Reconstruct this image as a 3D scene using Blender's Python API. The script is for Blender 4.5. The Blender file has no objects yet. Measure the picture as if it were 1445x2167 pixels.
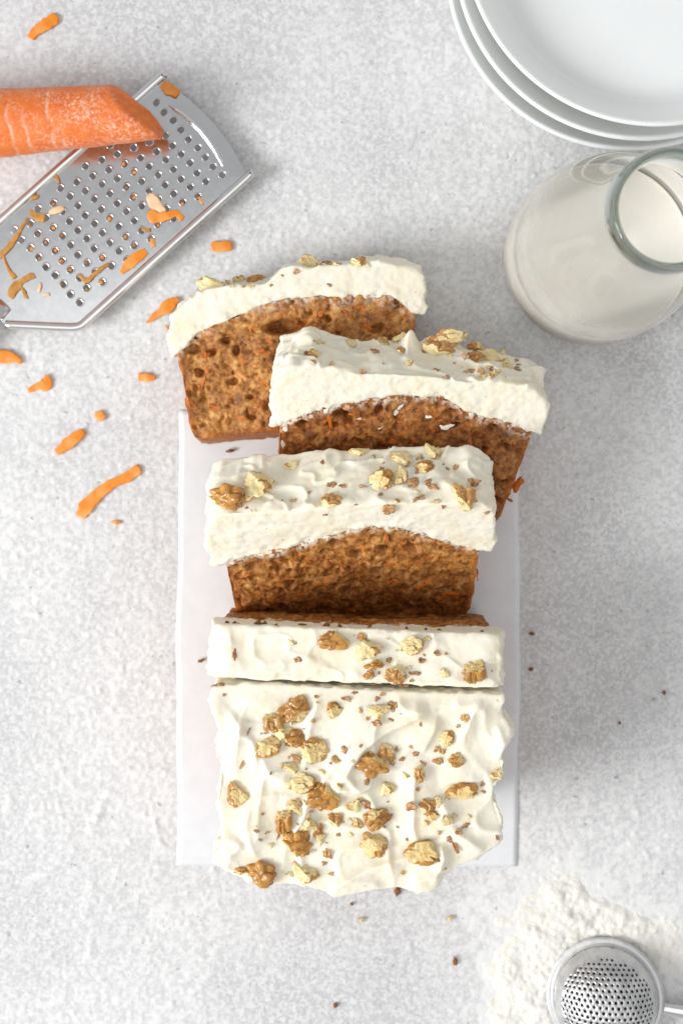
import bpy, bmesh, math, random
import numpy as np
from mathutils import Vector, Matrix
from mathutils.bvhtree import BVHTree
from mathutils.geometry import delaunay_2d_cdt

random.seed(7); np.random.seed(7)
S = bpy.context.scene
COL = S.collection
# one Blender unit is one centimetre
S.unit_settings.system = 'METRIC'; S.unit_settings.scale_length = 0.01

# ------------------------------------------------------------------ camera
PX = 48.0                       # photo pixels per cm on the table
HC = 54.0                       # camera height
NPX, NPY = 722.0, 860.0         # photo pixel straight below the camera
def tx(px): return (px - 722.5) / PX
def ty(py): return (1083.5 - py) / PX
CAM = np.array([tx(NPX), ty(NPY), HC])
FRAME_H = 2167 / PX
cam = bpy.data.cameras.new("camera"); camo = bpy.data.objects.new("camera", cam); COL.objects.link(camo)
camo.location = CAM.tolist(); camo.rotation_euler = (0, 0, 0)
cam.sensor_fit = 'VERTICAL'; cam.sensor_height = 36.0; cam.lens = 36.0 * HC / FRAME_H
cam.shift_y = -CAM[1] / FRAME_H; cam.shift_x = -CAM[0] / FRAME_H
cam.clip_start = 1; cam.clip_end = 1000
cam.dof.use_dof = True; cam.dof.focus_distance = HC - 6.0; cam.dof.aperture_fstop = 0.085
S.camera = camo

def P(px, py, z=0.0):
    """world point at height z that the photo shows at pixel px,py"""
    T = np.array([tx(px), ty(py), 0.0])
    return CAM + (T - CAM) * ((HC - z) / HC)
def mag(z): return HC / (HC - z)

# ------------------------------------------------------------------ light
W = bpy.data.worlds.new("World"); S.world = W; W.use_nodes = True
bg = W.node_tree.nodes['Background']; bg.inputs[0].default_value = (0.985, 0.99, 1.0, 1); bg.inputs[1].default_value = 0.53
def area(name, loc, target, size, power, col):
    l = bpy.data.lights.new(name, 'AREA'); l.shape = 'SQUARE'; l.size = size; l.energy = power; l.color = col
    o = bpy.data.objects.new(name, l); COL.objects.link(o); o.location = loc
    o.rotation_euler = (Vector(target) - Vector(loc)).to_track_quat('-Z', 'Y').to_euler()
    return o
area("window_light", (-134, -42, 94), (0, 0, 0), 66, 285000, (0.985, 0.992, 1.0))
area("overhead_fill", (0, -35, 150), (0, 0, 0), 130, 44000, (1.0, 0.995, 0.985))  # added soft fill for ceiling bounce, no lamp known there
S.view_settings.view_transform = 'Standard'; S.view_settings.look = 'None'
S.view_settings.exposure = 0.0; S.view_settings.gamma = 1.0
S.render.engine = 'CYCLES'
S.cycles.use_denoising = True
S.cycles.max_bounces = 14; S.cycles.transmission_bounces = 12; S.cycles.glossy_bounces = 5
S.cycles.caustics_refractive = True; S.cycles.caustics_reflective = True
S.cycles.blur_glossy = 0.5

# ------------------------------------------------------------------ numpy noise
def _h(ix, iy, iz, seed):
    h = (ix.astype(np.int64) * 374761393 + iy.astype(np.int64) * 668265263 + iz.astype(np.int64) * 2147483647 + seed * 1274126177) & 0xFFFFFFFF
    h = ((h ^ (h >> 13)) * 1274126177) & 0xFFFFFFFF
    h = ((h ^ (h >> 16)) * 2246822519) & 0xFFFFFFFF
    return ((h ^ (h >> 15)) & 0xFFFFFF) / float(0xFFFFFF)
def vn(p, seed=0):
    p = np.asarray(p, float)
    f = np.floor(p); i = f.astype(np.int64); t = p - f; t = t * t * t * (t * (t * 6 - 15) + 10)
    r = 0
    for dx in (0, 1):
        for dy in (0, 1):
            for dz in (0, 1):
                w = (t[:, 0] if dx else 1 - t[:, 0]) * (t[:, 1] if dy else 1 - t[:, 1]) * (t[:, 2] if dz else 1 - t[:, 2])
                r = r + w * _h(i[:, 0] + dx, i[:, 1] + dy, i[:, 2] + dz, seed)
    return r * 2 - 1
def fbm(p, o=4, seed=0):
    p = np.asarray(p, float); r = 0; a = .5
    for k in range(o):
        r = r + a * vn(p * 2 ** k + 17.3 * k, seed + k * 31); a *= .5
    return r
def worley(p, seed=0):
    p = np.asarray(p, float)
    f = np.floor(p).astype(np.int64); best = np.full(len(p), 9.0); cid = np.zeros(len(p))
    for dx in (-1, 0, 1):
        for dy in (-1, 0, 1):
            for dz in (-1, 0, 1):
                c = f + np.array([dx, dy, dz])
                q = c + np.stack([_h(c[:, 0], c[:, 1], c[:, 2], seed + k) for k in (1, 2, 3)], 1)
                d = np.linalg.norm(p - q, axis=1)
                m = d < best; best[m] = d[m]; cid[m] = _h(c[m, 0], c[m, 1], c[m, 2], seed + 9)
    return best, cid
def sst(a, b, x):
    t = np.clip((x - a) / (b - a), 0, 1); return t * t * (3 - 2 * t)
def p3(x, y, z=0): return np.stack([x, y, np.zeros_like(x) + z], 1)

# ------------------------------------------------------------------ mesh helpers
def mesh(name, V, F, mats=(), smooth=True, attrs=None):
    me = bpy.data.meshes.new(name)
    me.from_pydata(np.asarray(V, float).tolist(), [], F.tolist() if isinstance(F, np.ndarray) else F)
    for m in mats: me.materials.append(m)
    if smooth: me.polygons.foreach_set('use_smooth', [True] * len(me.polygons))
    for k, a in (attrs or {}).items():
        me.attributes.new(k, 'FLOAT', 'POINT').data.foreach_set('value', np.asarray(a, np.float32))
    me.update(); return me
def link(name, me, parent=None, loc=(0, 0, 0)):
    o = bpy.data.objects.new(name, me); COL.objects.link(o)
    o.location = loc
    if parent is not None: o.parent = parent
    return o
def tag(o, label, cat, group=None):
    o['label'] = label; o['category'] = cat
    if group: o['group'] = group
    return o
def empty(name, loc=(0, 0, 0)):
    o = bpy.data.objects.new(name, None); COL.objects.link(o); o.location = loc; o.empty_display_size = 1; return o
def part(name, V, F, mat, root, **k):
    """mesh given in world coordinates, stored relative to its root (root has no rotation)"""
    base = np.array(root.matrix_world.translation if root.parent else root.location)
    if root.parent: base = np.array(root['base'])
    o = link(name, mesh(name, np.asarray(V) - base, F, [mat], **k), root)
    o['base'] = base.tolist()
    return o
def lathe(profile, n=96, center=(0, 0, 0)):
    V = []; F = []; k = len(profile)
    for j in range(n):
        a = 2 * math.pi * j / n
        for r, z in profile: V.append((r * math.cos(a), r * math.sin(a), z))
    for j in range(n):
        for i in range(k - 1):
            a, b, c, d = j * k + i, ((j + 1) % n) * k + i, ((j + 1) % n) * k + i + 1, j * k + i + 1
            F.append((a, b, c, d))
    bm = bmesh.new()
    vs = [bm.verts.new(v) for v in V]
    for f in F: bm.faces.new([vs[q] for q in f])
    bmesh.ops.remove_doubles(bm, verts=bm.verts, dist=1e-4)
    bmesh.ops.dissolve_degenerate(bm, edges=bm.edges, dist=1e-5)
    bmesh.ops.recalc_face_normals(bm, faces=bm.faces)
    bm.verts.index_update()
    V = np.array([v.co[:] for v in bm.verts]) + np.array(center); F = [[v.index for v in f.verts] for f in bm.faces]; bm.free()
    return V, F
def smooth_profile(pts, n=6):
    """Catmull-Rom through the profile points"""
    p = np.array(pts, float); q = np.vstack([2 * p[0] - p[1], p, 2 * p[-1] - p[-2]]); out = []
    for i in range(1, len(q) - 2):
        for t in np.linspace(0, 1, n, endpoint=False):
            out.append(.5 * ((2 * q[i]) + (q[i + 1] - q[i - 1]) * t + (2 * q[i - 1] - 5 * q[i] + 4 * q[i + 1] - q[i + 2]) * t ** 2 + (3 * q[i] - q[i - 1] - 3 * q[i + 1] + q[i + 2]) * t ** 3))
    out.append(p[-1]); return np.array(out)
def tube(pts, rad, n=12, flat=1.0, up=(0, 0, 1), cap=True, sq=1.0):
    """tube along pts; rad per point (half-width); flat scales the height across 'up'"""
    pts = np.asarray(pts, float); m = len(pts); rad = np.zeros(m) + rad; flat = np.zeros(m) + flat
    V = []; F = []; up = np.array(up, float)
    for i in range(m):
        t = pts[min(i + 1, m - 1)] - pts[max(i - 1, 0)]; t /= np.linalg.norm(t) + 1e-9
        s = np.cross(t, up); s /= np.linalg.norm(s) + 1e-9; u = np.cross(s, t)
        for j in range(n):
            a = 2 * math.pi * j / n
            ca_, sa_ = math.cos(a), math.sin(a)
            V.append(pts[i] + s * rad[i] * math.copysign(abs(ca_) ** sq, ca_) + u * rad[i] * flat[i] * math.copysign(abs(sa_) ** sq, sa_))
    for i in range(m - 1):
        for j in range(n):
            F.append((i * n + j, i * n + (j + 1) % n, (i + 1) * n + (j + 1) % n, (i + 1) * n + j))
    if cap:
        for i0, pt in ((0, pts[0]), (m - 1, pts[-1])):
            V.append(pt); c = len(V) - 1
            for j in range(n):
                F.append((c, i0 * n + (j + 1) % n, i0 * n + j) if i0 == 0 else (c, i0 * n + j, i0 * n + (j + 1) % n))
    return np.array(V), F
def normals(V, F):
    """vertex normals from quads"""
    a = V[F[:, 2]] - V[F[:, 0]]; b = V[F[:, 3]] - V[F[:, 1]]; fn = np.cross(a, b)
    N = np.zeros_like(V)
    for k in range(4): np.add.at(N, F[:, k], fn)
    return N / (np.linalg.norm(N, axis=1, keepdims=True) + 1e-12)
def relax(V, F, it, w=None):
    for _ in range(it):
        A = np.zeros_like(V); c = np.zeros(len(V))
        for k in range(4):
            np.add.at(A, F[:, k], V[F[:, (k + 1) % 4]]); np.add.at(c, F[:, k], 1)
            np.add.at(A, F[:, k], V[F[:, (k + 3) % 4]]); np.add.at(c, F[:, k], 1)
        A /= c[:, None]
        V = V + (A - V) * (.5 if w is None else (.5 * w)[:, None])
    return V
def voxel_solid(poly, depth0, depth1, voxel):
    """extrude a 2-D polygon between two depths and remesh it evenly"""
    bm = bmesh.new()
    a = [bm.verts.new((p[0], p[1], depth0)) for p in poly]; b = [bm.verts.new((p[0], p[1], depth1)) for p in poly]
    n = len(poly)
    bm.faces.new(a[::-1]); bm.faces.new(b)
    for i in range(n): bm.faces.new((a[i], a[(i + 1) % n], b[(i + 1) % n], b[i]))
    bmesh.ops.triangulate(bm, faces=bm.faces)
    bmesh.ops.recalc_face_normals(bm, faces=bm.faces)
    me = bpy.data.meshes.new('tmp'); bm.to_mesh(me); bm.free()
    o = bpy.data.objects.new('tmp', me); COL.objects.link(o)
    md = o.modifiers.new('r', 'REMESH'); md.mode = 'VOXEL'; md.voxel_size = voxel; md.adaptivity = 0
    dg = bpy.context.evaluated_depsgraph_get(); ev = o.evaluated_get(dg); em = ev.to_mesh()
    V = np.zeros(len(em.vertices) * 3); em.vertices.foreach_get('co', V)
    L = np.zeros(len(em.loops), int); em.loops.foreach_get('vertex_index', L)
    ev.to_mesh_clear(); bpy.data.objects.remove(o); bpy.data.meshes.remove(me)
    return V.reshape(-1, 3), L.reshape(-1, 4)

# ------------------------------------------------------------------ materials
class NT:
    def __init__(s, name):
        s.m = bpy.data.materials.new(name); s.m.use_nodes = True; s.t = s.m.node_tree
        s.b = s.t.nodes['Principled BSDF']; s.out = s.t.nodes['Material Output']
    def n(s, typ, **k):
        x = s.t.nodes.new(typ)
        for a, v in k.items():
            if a.startswith('i_'):
                kk = a[2:]; kk = int(kk) if kk.isdigit() else kk
                if hasattr(v, 'is_output') or isinstance(v, bpy.types.NodeSocket): s.t.links.new(v, x.inputs[kk])
                else: x.inputs[kk].default_value = v
            else: setattr(x, a, v)
        return x
    def obj(s): return s.n('ShaderNodeTexCoord').outputs['Object']
    def noise(s, scale, detail=3, rough=.5, vec=None, off=0, dist=0):
        v = vec or s.obj()
        if off: v = s.n('ShaderNodeVectorMath', operation='ADD', i_0=v, i_1=(off, off * 1.7, off * .6)).outputs[0]
        return s.n('ShaderNodeTexNoise', i_Vector=v, i_Scale=scale, i_Detail=detail, i_Roughness=rough, i_Distortion=dist).outputs['Fac']
    def vor(s, scale, feature='F1', out='Distance', vec=None):
        return s.n('ShaderNodeTexVoronoi', feature=feature, i_Vector=vec or s.obj(), i_Scale=scale).outputs[out]
    def ramp(s, fac, *stops):
        r = s.n('ShaderNodeValToRGB', i_Fac=fac); e = r.color_ramp.elements
        while len(e) < len(stops): e.new(.5)
        for x, (p, c) in zip(e, stops):
            x.position = p; x.color = (c, c, c, 1) if isinstance(c, (int, float)) else (*c, 1)
        return r.outputs[0]
    def mix(s, fac, a, b, mode='MIX'):
        x = s.n('ShaderNodeMix', data_type='RGBA', blend_type=mode)
        for sock, v in ((x.inputs[0], fac), (x.inputs[6], a), (x.inputs[7], b)):
            if isinstance(v, bpy.types.NodeSocket): s.t.links.new(v, sock)
            elif isinstance(v, tuple): sock.default_value = (*v, 1)
            else: sock.default_value = v
        return x.outputs[2]
    def math(s, op, a, b=0.0):
        return s.n('ShaderNodeMath', operation=op, i_0=a, i_1=b).outputs[0]
    def attr(s, name): return s.n('ShaderNodeAttribute', attribute_name=name).outputs['Fac']
    def bump(s, h, strength=.5, dist=.05, normal=None):
        x = s.n('ShaderNodeBump', i_Strength=strength, i_Distance=dist, i_Height=h)
        if normal: s.t.links.new(normal, x.inputs['Normal'])
        return x.outputs[0]
    def set(s, **k):
        names = dict(color='Base Color', rough='Roughness', metal='Metallic', spec='Specular IOR Level', sss='Subsurface Weight', sssr='Subsurface Radius', ssss='Subsurface Scale', coat='Coat Weight', trans='Transmission Weight', ior='IOR', normal='Normal', coatr='Coat Roughness')
        for a, v in k.items():
            sock = s.b.inputs[names[a]]
            if isinstance(v, bpy.types.NodeSocket): s.t.links.new(v, sock)
            elif isinstance(v, tuple) and sock.type == 'RGBA': sock.default_value = (*v, 1)
            else: sock.default_value = v
        return s.m

def mat_table():
    t = NT('floured_plaster')
    fl = t.attr('flour')
    g = t.noise(6.5, 3, .6); g2 = t.noise(.35, 4, .55, off=5); sp = t.noise(9, 2, .6, off=11)
    stone = t.ramp(g2, (.3, (.52, .518, .522)), (.7, (.60, .60, .603)))
    stone = t.mix(t.ramp(g, (.36, .9), (.49, 0.0)), stone, (.50, .495, .497))
    gr_ = t.ramp(t.noise(7.0, 2, .5, off=19), (.47, 0.0), (.60, .65))
    c = t.mix(gr_, stone, (.75, .75, .75)); c = t.mix(fl, c, (.78, .778, .77))
    dark = t.ramp(t.noise(2.6, 3, .55, off=31), (.27, 1.0), (.315, 0.0))
    c = t.mix(t.math('MULTIPLY', dark, .55), c, (.22, .22, .24))
    tan = t.math('MULTIPLY', t.ramp(t.noise(.5, 3, .6, off=77), (.70, 0.0), (.78, 1.0)), .35)
    c = t.mix(tan, c, (.62, .48, .36))
    return t.set(color=c, rough=.85, spec=.2, normal=t.bump(t.noise(13, 4, .65, off=3), .55, .035))
def mat_flour():
    t = NT('flour')
    n = t.noise(1.6, 5, .65); c = t.mix(t.ramp(n, (.35, 0.0), (.7, 1.0)), (.87, .86, .815), (.83, .80, .72))
    fleck = t.ramp(t.noise(4.5, 2, .5, off=9), (.71, 0.0), (.76, 1.0))
    c = t.mix(t.math('MULTIPLY', fleck, .5), c, (.6, .42, .2))
    return t.set(color=c, rough=.95, spec=.1, normal=t.bump(t.noise(9, 4, .7), .8, .06))
def mat_paper():
    t = NT('parchment')
    o = t.obj()
    wv = t.n('ShaderNodeTexWave', i_Vector=o, i_Scale=5.5, i_Distortion=1.2).outputs['Fac']
    n = t.noise(1.3, 4, .55)
    c = t.mix(t.ramp(n, (.35, 0.0), (.68, 1.0)), (.725, .738, .75), (.765, .778, .79))
    return t.set(color=c, rough=.55, spec=.35, normal=t.bump(t.mix(.7, wv, t.noise(.5, 3)), .12, .05))
def mat_frosting():
    t = NT('cream_frosting')
    n = t.noise(.8, 4, .5); n2 = t.noise(2.2, 3, .5, off=4)
    c = t.mix(t.ramp(n, (.38, 0.0), (.72, 1.0)), (.89, .845, .73), (.865, .79, .61))
    stain = t.math('MULTIPLY', t.ramp(n2, (.60, 0.0), (.78, 1.0)), .38)
    c = t.mix(stain, c, (.84, .73, .44))
    fl = t.ramp(t.noise(5.5, 2, .4, off=22), (.745, 0.0), (.77, 1.0))
    c = t.mix(t.math('MULTIPLY', fl, .6), c, (.62, .40, .18))
    b = t.bump(t.noise(8, 6, .7), .3, .05)
    return t.set(color=c, rough=.42, spec=.4, sss=.75, sssr=(.45, .34, .18), ssss=.4, normal=b)
def mat_sponge(name, moist):
    t = NT(name)
    crust = t.attr('crust'); wet_shade = t.attr('wet_shade')
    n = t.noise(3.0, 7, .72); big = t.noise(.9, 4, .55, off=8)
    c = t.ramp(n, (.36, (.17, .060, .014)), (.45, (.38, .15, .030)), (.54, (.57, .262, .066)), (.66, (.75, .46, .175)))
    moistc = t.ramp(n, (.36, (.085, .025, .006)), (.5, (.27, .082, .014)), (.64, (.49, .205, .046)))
    mf = t.math('ADD', wet_shade, moist); mf = t.math('ADD', mf, t.ramp(big, (.38, 0.0), (.66, .7)))
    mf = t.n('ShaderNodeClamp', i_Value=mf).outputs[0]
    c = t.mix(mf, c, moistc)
    cr = t.ramp(t.noise(2.2, 4, .6, off=3), (.35, (.27, .078, .012)), (.6, (.47, .155, .018)), (.75, (.58, .25, .05)))
    c = t.mix(crust, c, cr)
    orange = t.ramp(t.noise(2.1, 2, .5, off=51), (.635, 0.0), (.69, 1.0))
    c = t.mix(t.math('MULTIPLY', orange, .75), c, (.62, .17, .015))
    ic = t.math('MULTIPLY', t.attr('icing'), t.ramp(t.noise(3.6, 5, .7, off=61), (.47, 0.0), (.55, 1.0)))
    c = t.mix(ic, c, (.80, .74, .62))
    b = t.bump(t.noise(8, 5, .7), .5, .06)
    return t.set(color=c, rough=t.ramp(n, (.3, .38), (.6, .7)), spec=.4, sss=.12, sssr=(.3, .15, .06), ssss=.3, normal=b)
def mat_walnut(name, skin_a, skin_b, dark, creamc):
    t = NT(name)
    sk = t.attr('skin'); rnd = t.n('ShaderNodeObjectInfo').outputs['Random']
    n = t.noise(1.3, 4, .6); vein = t.noise(3.5, 3, .55, off=7, dist=2.0)
    skin = t.mix(t.ramp(n, (.36, 0.0), (.66, 1.0)), skin_a, skin_b)
    skin = t.mix(t.ramp(vein, (.44, 0.0), (.5, .75), ), skin, skin)
    line = t.ramp(vein, (.455, 0.0), (.49, 1.0), (.51, 1.0), (.545, 0.0))
    skin = t.mix(t.math('MULTIPLY', line, .4), skin, dark)
    skin = t.mix(t.math('MULTIPLY', rnd, .28), skin, dark)
    crm = t.mix(t.ramp(t.noise(1.8, 4, .6, off=2), (.35, 0.0), (.7, 1.0)), creamc, (creamc[0] * .86, creamc[1] * .76, creamc[2] * .55))
    edge = t.math('ADD', sk, t.math('MULTIPLY', t.math('SUBTRACT', t.noise(2.6, 4, .62, off=15), .5), 1.5))
    tan = t.mix(t.ramp(t.noise(3.0, 3, .6, off=21), (.35, 0.0), (.65, 1.0)), skin, (.62, .35, .095))
    skin = t.mix(t.math('MULTIPLY', t.ramp(rnd, (.6, 0.0), (.8, 1.0)), .6), skin, tan)
    c = t.mix(t.ramp(edge, (.30, 0.0), (.56, 1.0)), crm, tan)
    c = t.mix(t.ramp(edge, (.52, 0.0), (.64, 1.0)), c, skin)
    rim_ = t.ramp(edge, (.46, 0.0), (.52, .6), (.57, 0.0)); c = t.mix(rim_, c, dark)
    dust = t.ramp(t.noise(6, 2, .5, off=33), (.68, 0.0), (.72, 1.0))
    c = t.mix(t.math('MULTIPLY', dust, .7), c, (.85, .80, .66))
    return t.set(color=c, rough=t.ramp(n, (.3, .22), (.7, .42)), spec=.55, sss=.3, sssr=(.5, .28, .1), ssss=.3, coat=.45, normal=t.bump(t.noise(5, 4, .6), .3, .08))
def mat_flake():
    t = NT('walnut_skin')
    rnd = t.n('ShaderNodeObjectInfo').outputs['Random']; n = t.noise(2.0, 4, .6)
    c = t.ramp(rnd, (0, (.21, .065, .022)), (.35, (.36, .135, .04)), (.7, (.50, .24, .075)), (1, (.33, .10, .05)))
    c = t.mix(t.ramp(n, (.45, 0.0), (.65, 1.0)), c, (.62, .40, .19))
    return t.set(color=c, rough=.42, spec=.5)
def mat_carrot(name, skin=True):
    t = NT(name)
    o = t.obj()
    n = t.noise(1.4, 4, .6)
    if skin:
        c = t.mix(t.ramp(n, (.35, 0.0), (.65, 1.0)), (.74, .15, .018), (.82, .215, .035))
        d1 = t.noise(7.5, 4, .75); d2 = t.noise(.55, 3, .6, off=6)
        dust = t.math('ADD', t.math('MULTIPLY', t.ramp(d1, (.47, 0.0), (.62, 1.0)), t.ramp(d2, (.40, .06), (.62, .8))), t.attr('crease'))
        c = t.mix(t.n('ShaderNodeClamp', i_Value=dust).outputs[0], c, (.90, .62, .50))
        return t.set(color=c, rough=.5, spec=.4, sss=.35, sssr=(1, .3, .06), ssss=.5, normal=t.bump(t.mix(.5, d1, t.noise(2.2, 4, .7)), .7, .07))
    rnd = t.n('ShaderNodeObjectInfo').outputs['Random']
    c = t.mix(t.ramp(n, (.3, 0.0), (.7, 1.0)), (.78, .215, .010), (.86, .31, .028))
    c = t.mix(t.math('MULTIPLY', t.ramp(t.noise(.9, 2, .5, off=9), (.52, 0.0), (.68, 1.0)), .55), c, (.88, .50, .19))
    return t.set(color=c, rough=.42, spec=.4, sss=.2, sssr=(.5, .2, .05), ssss=.3, normal=t.bump(t.noise(5, 3, .6), .3, .05))
def mat_plain(name, col, rough=.5, metal=0.0, spec=.5, var=.12, scale=2.5, bump=0.0):
    t = NT(name); n = t.noise(scale, 4, .6)
    c = t.mix(t.ramp(n, (.3, 0.0), (.7, 1.0)), tuple(x * (1 - var) for x in col), tuple(min(1, x * (1 + var * .5)) for x in col))
    k = {}
    if bump: k['normal'] = t.bump(t.noise(scale * 4, 4, .6, off=2), bump, .04)
    return t.set(color=c, rough=rough, metal=metal, spec=spec, **k)
def mat_steel(name, col, rough, dust=0.0):
    t = NT(name)
    n = t.noise(3.0, 4, .65); r = t.ramp(n, (.3, rough * .8), (.7, rough * 1.3))
    c = t.mix(t.ramp(t.noise(1.1, 3, .6, off=4), (.3, 0.0), (.7, 1.0)), tuple(x * .93 for x in col), col)
    m = t.set(color=c, rough=r, metal=1.0, normal=t.bump(t.noise(22, 3, .6), .04, .02))
    if dust:
        d = t.math('MULTIPLY', t.math('ADD', t.ramp(t.noise(1.3, 5, .7, off=3), (.42, .15), (.68, 1.0)), t.attr('dust')), dust)
        d = t.n('ShaderNodeClamp', i_Value=d).outputs[0]
        dif = t.n('ShaderNodeBsdfDiffuse', i_Color=(.84, .84, .82, 1)).outputs[0]
        mx = t.n('ShaderNodeMixShader', i_Fac=d); t.t.links.new(t.b.outputs[0], mx.inputs[1]); t.t.links.new(dif, mx.inputs[2])
        t.t.links.new(mx.outputs[0], t.out.inputs['Surface'])
    return m
def mat_ceramic():
    t = NT('white_glazed_ceramic')
    c = t.mix(t.ramp(t.noise(.4, 2, .5), (.3, 0.0), (.7, 1.0)), (.845, .865, .85), (.86, .875, .865))
    return t.set(color=c, rough=.16, spec=.5, sss=.5, sssr=(.6, .6, .5), ssss=.8, coat=.2, coatr=.05)
def mat_glass():
    t = NT('clear_glass')
    m = t.set(color=(1, 1, 1), rough=.0, ior=1.46, trans=1.0)
    v = t.n('ShaderNodeVolumeAbsorption', i_Color=(.42, .50, .46, 1), i_Density=1.15)
    t.t.links.new(v.outputs[0], t.out.inputs['Volume'])
    return m
M = dict(
    table=mat_table(), flour=mat_flour(), paper=mat_paper(), frosting=mat_frosting(),
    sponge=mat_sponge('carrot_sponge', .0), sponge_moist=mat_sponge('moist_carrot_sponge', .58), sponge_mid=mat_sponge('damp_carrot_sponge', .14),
    golden=mat_walnut('golden_walnut', (.42, .165, .014), (.70, .36, .052), (.16, .045, .007), (.82, .64, .31)),
    cream=mat_walnut('cream_walnut', (.50, .23, .05), (.66, .38, .11), (.22, .07, .015), (.87, .74, .42)),
    flake=mat_flake(), carrot=mat_carrot('carrot_skin'), carrot_flesh=mat_carrot('carrot_flesh', False), core=mat_plain('carrot_core', (.90, .20, .018), .45, 0, .4, .25, 3.0, .4),
    smear=mat_plain('smeared_frosting', (.84, .79, .68), .5, 0, .35, .08, 6, .3),
    fleck=mat_plain('baked_carrot', (.60, .135, .008), .35, 0, .5, .35), crumb=mat_plain('brown_cake_crumb', (.30, .12, .035), .7, 0, .3, .4, 6, .6),
    steel=mat_steel('brushed_steel', (.70, .705, .715), .16), polished=mat_steel('polished_steel', (.78, .78, .78), .10),
    inside=mat_plain('shade_black_steel', (.055, .055, .058), .6, 0, .3),  # shade inside the sieve dome put into the colour
    dusty=mat_steel('floured_steel', (.52, .525, .53), .34, .55), ceramic=mat_ceramic(), glass=mat_glass(),
    milk=mat_plain('milk', (.76, .73, .655), .25, 0, .4, .02), pith=mat_plain('pale_carrot_peel', (.88, .60, .36), .5, 0, .4, .2),
    oily=mat_plain('olive_brown_carrot_pulp', (.55, .26, .05), .4, 0, .5, .35, 5),
)
def mat_bottle():
    t = NT('thin_filmed_glass')
    tr = t.n('ShaderNodeBsdfTransparent', i_Color=(.985, .99, .985, 1)).outputs[0]
    gl = t.n('ShaderNodeBsdfGlossy', i_Color=(1, 1, 1, 1), i_Roughness=.04).outputs[0]
    lw = t.n('ShaderNodeFresnel', i_IOR=1.3).outputs[0]
    a = t.n('ShaderNodeMixShader', i_Fac=lw, i_1=tr, i_2=gl).outputs[0]
    film = t.n('ShaderNodeBsdfDiffuse', i_Color=(.985, .955, .895, 1)).outputs[0]
    film2 = t.n('ShaderNodeBsdfTranslucent', i_Color=(.985, .955, .895, 1)).outputs[0]
    fm = t.n('ShaderNodeMixShader', i_Fac=.5, i_1=film, i_2=film2).outputs[0]
    f = t.math('MULTIPLY', t.attr('film'), t.ramp(t.noise(.7, 4, .6), (.35, .55), (.7, 1.0)))
    mx = t.n('ShaderNodeMixShader', i_Fac=f, i_1=a, i_2=fm).outputs[0]
    t.t.links.new(mx, t.out.inputs['Surface']); return t.m
M['bottle'] = mat_bottle()
M['milk'].node_tree.nodes['Principled BSDF'].inputs['Subsurface Weight'].default_value = .3

# ------------------------------------------------------------------ table
def heap_mask(x, y):
    px_, py_ = x * PX + 722.5, 1083.5 - y * PX; q = p3(x, y)
    wob = 42 * fbm(q * .9, 3, 21) + 40 * fbm(q * 2.6, 3, 22)
    def blob(cx, cy, rx, ry): return 1 - np.sqrt(((px_ - cx) / rx) ** 2 + ((py_ - cy) / ry) ** 2) + wob / 150
    return np.maximum.reduce([blob(1190, 2010, 150, 150), blob(1120, 2110, 95, 120), blob(1300, 1985, 150, 75) - .05, blob(1185, 1900, 90, 55) - .15, blob(1420, 2020, 70, 60) - .2])
def table_relief(x, y):
    q = p3(x, y)
    lump = fbm(q * 6.0, 2, 1); mid = fbm(q * 1.5, 3, 5)
    c1, i1 = worley(q * 2.3, 40)
    fl = sst(-.32, .42, fbm(q * .12, 3, 8) * 1.0 + .05 - x * .009)       # more flour towards the window side
    crumb = sst(.34, .05, c1) * (i1 > .62) * .05
    z = .034 * lump + .012 * mid + crumb * (.4 + fl)
    # a few flour drifts on the left, as thin raised streaks
    for (px, py, ang, ln, w, h) in ((210, 1720, 65, .9, .16, .13), (330, 1745, 105, .8, .10, .12), (185, 1905, 75, .9, .22, .09), (90, 1850, 30, .8, .25, .09), (20, 1690, 80, .6, .15, .09), (425, 2090, 35, .5, .2, .07), (640, 180, 20, .3, .3, .06), (440, 2060, 60, .4, .2, .06), (190, 2010, 80, 1.0, .16, .06), (1330, 1360, 20, .4, .3, .04)):
        dx, dy = x - tx(px), y - ty(py); a = math.radians(ang); u = dx * math.cos(a) + dy * math.sin(a); v = -dx * math.sin(a) + dy * math.cos(a)
        g = np.exp(-(u / ln) ** 2 - (v / w) ** 2) * (.6 + .8 * fbm(q * 3.2, 2, 77)); z = z + h * np.clip(g, 0, 2); fl = np.clip(fl + g, 0, 1)
    m = heap_mask(x, y); fl = np.clip(fl + 1.1 * sst(-.62, .12, m + .5 * fbm(q * 1.6, 4, 88)), 0, 1); fe = sst(-.45, .1, m + .6 * fbm(q * 2.4, 4, 89))
    flour = np.clip(fl * .34 + .55 * sst(-.12, .38, lump + .15 * mid) * (.45 + .55 * fl) + crumb * 8 + .8 * fe, 0, 1.35)
    under = sst(0, .4, x - tx(380)) * sst(0, .4, tx(1094) - x) * sst(0, .4, ty(872) - y) * sst(0, .4, y - ty(1824)); z = z * (1 - .8 * under)
    return z, flour
def axis(lo, hi, step, far):
    a = np.arange(lo, hi, step); g = [a[-1] + (far - a[-1]) * ((k + 1) / 14) ** 1.6 for k in range(14)]
    l = [a[0] - (far + a[0]) * ((k + 1) / 14) ** 1.6 for k in range(14)][::-1]
    return np.concatenate([l, a, g])
xs = axis(-16.2, 16.2, .085, 45); ys = axis(-23.6, 23.6, .085, 60)
GX, GY = np.meshgrid(xs, ys); gx, gy = GX.ravel(), GY.ravel()
gz, gfl = table_relief(gx, gy)
nx = len(xs); ii = np.arange(len(ys) - 1)[:, None] * nx + np.arange(nx - 1)[None, :]; ii = ii.ravel()
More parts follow.
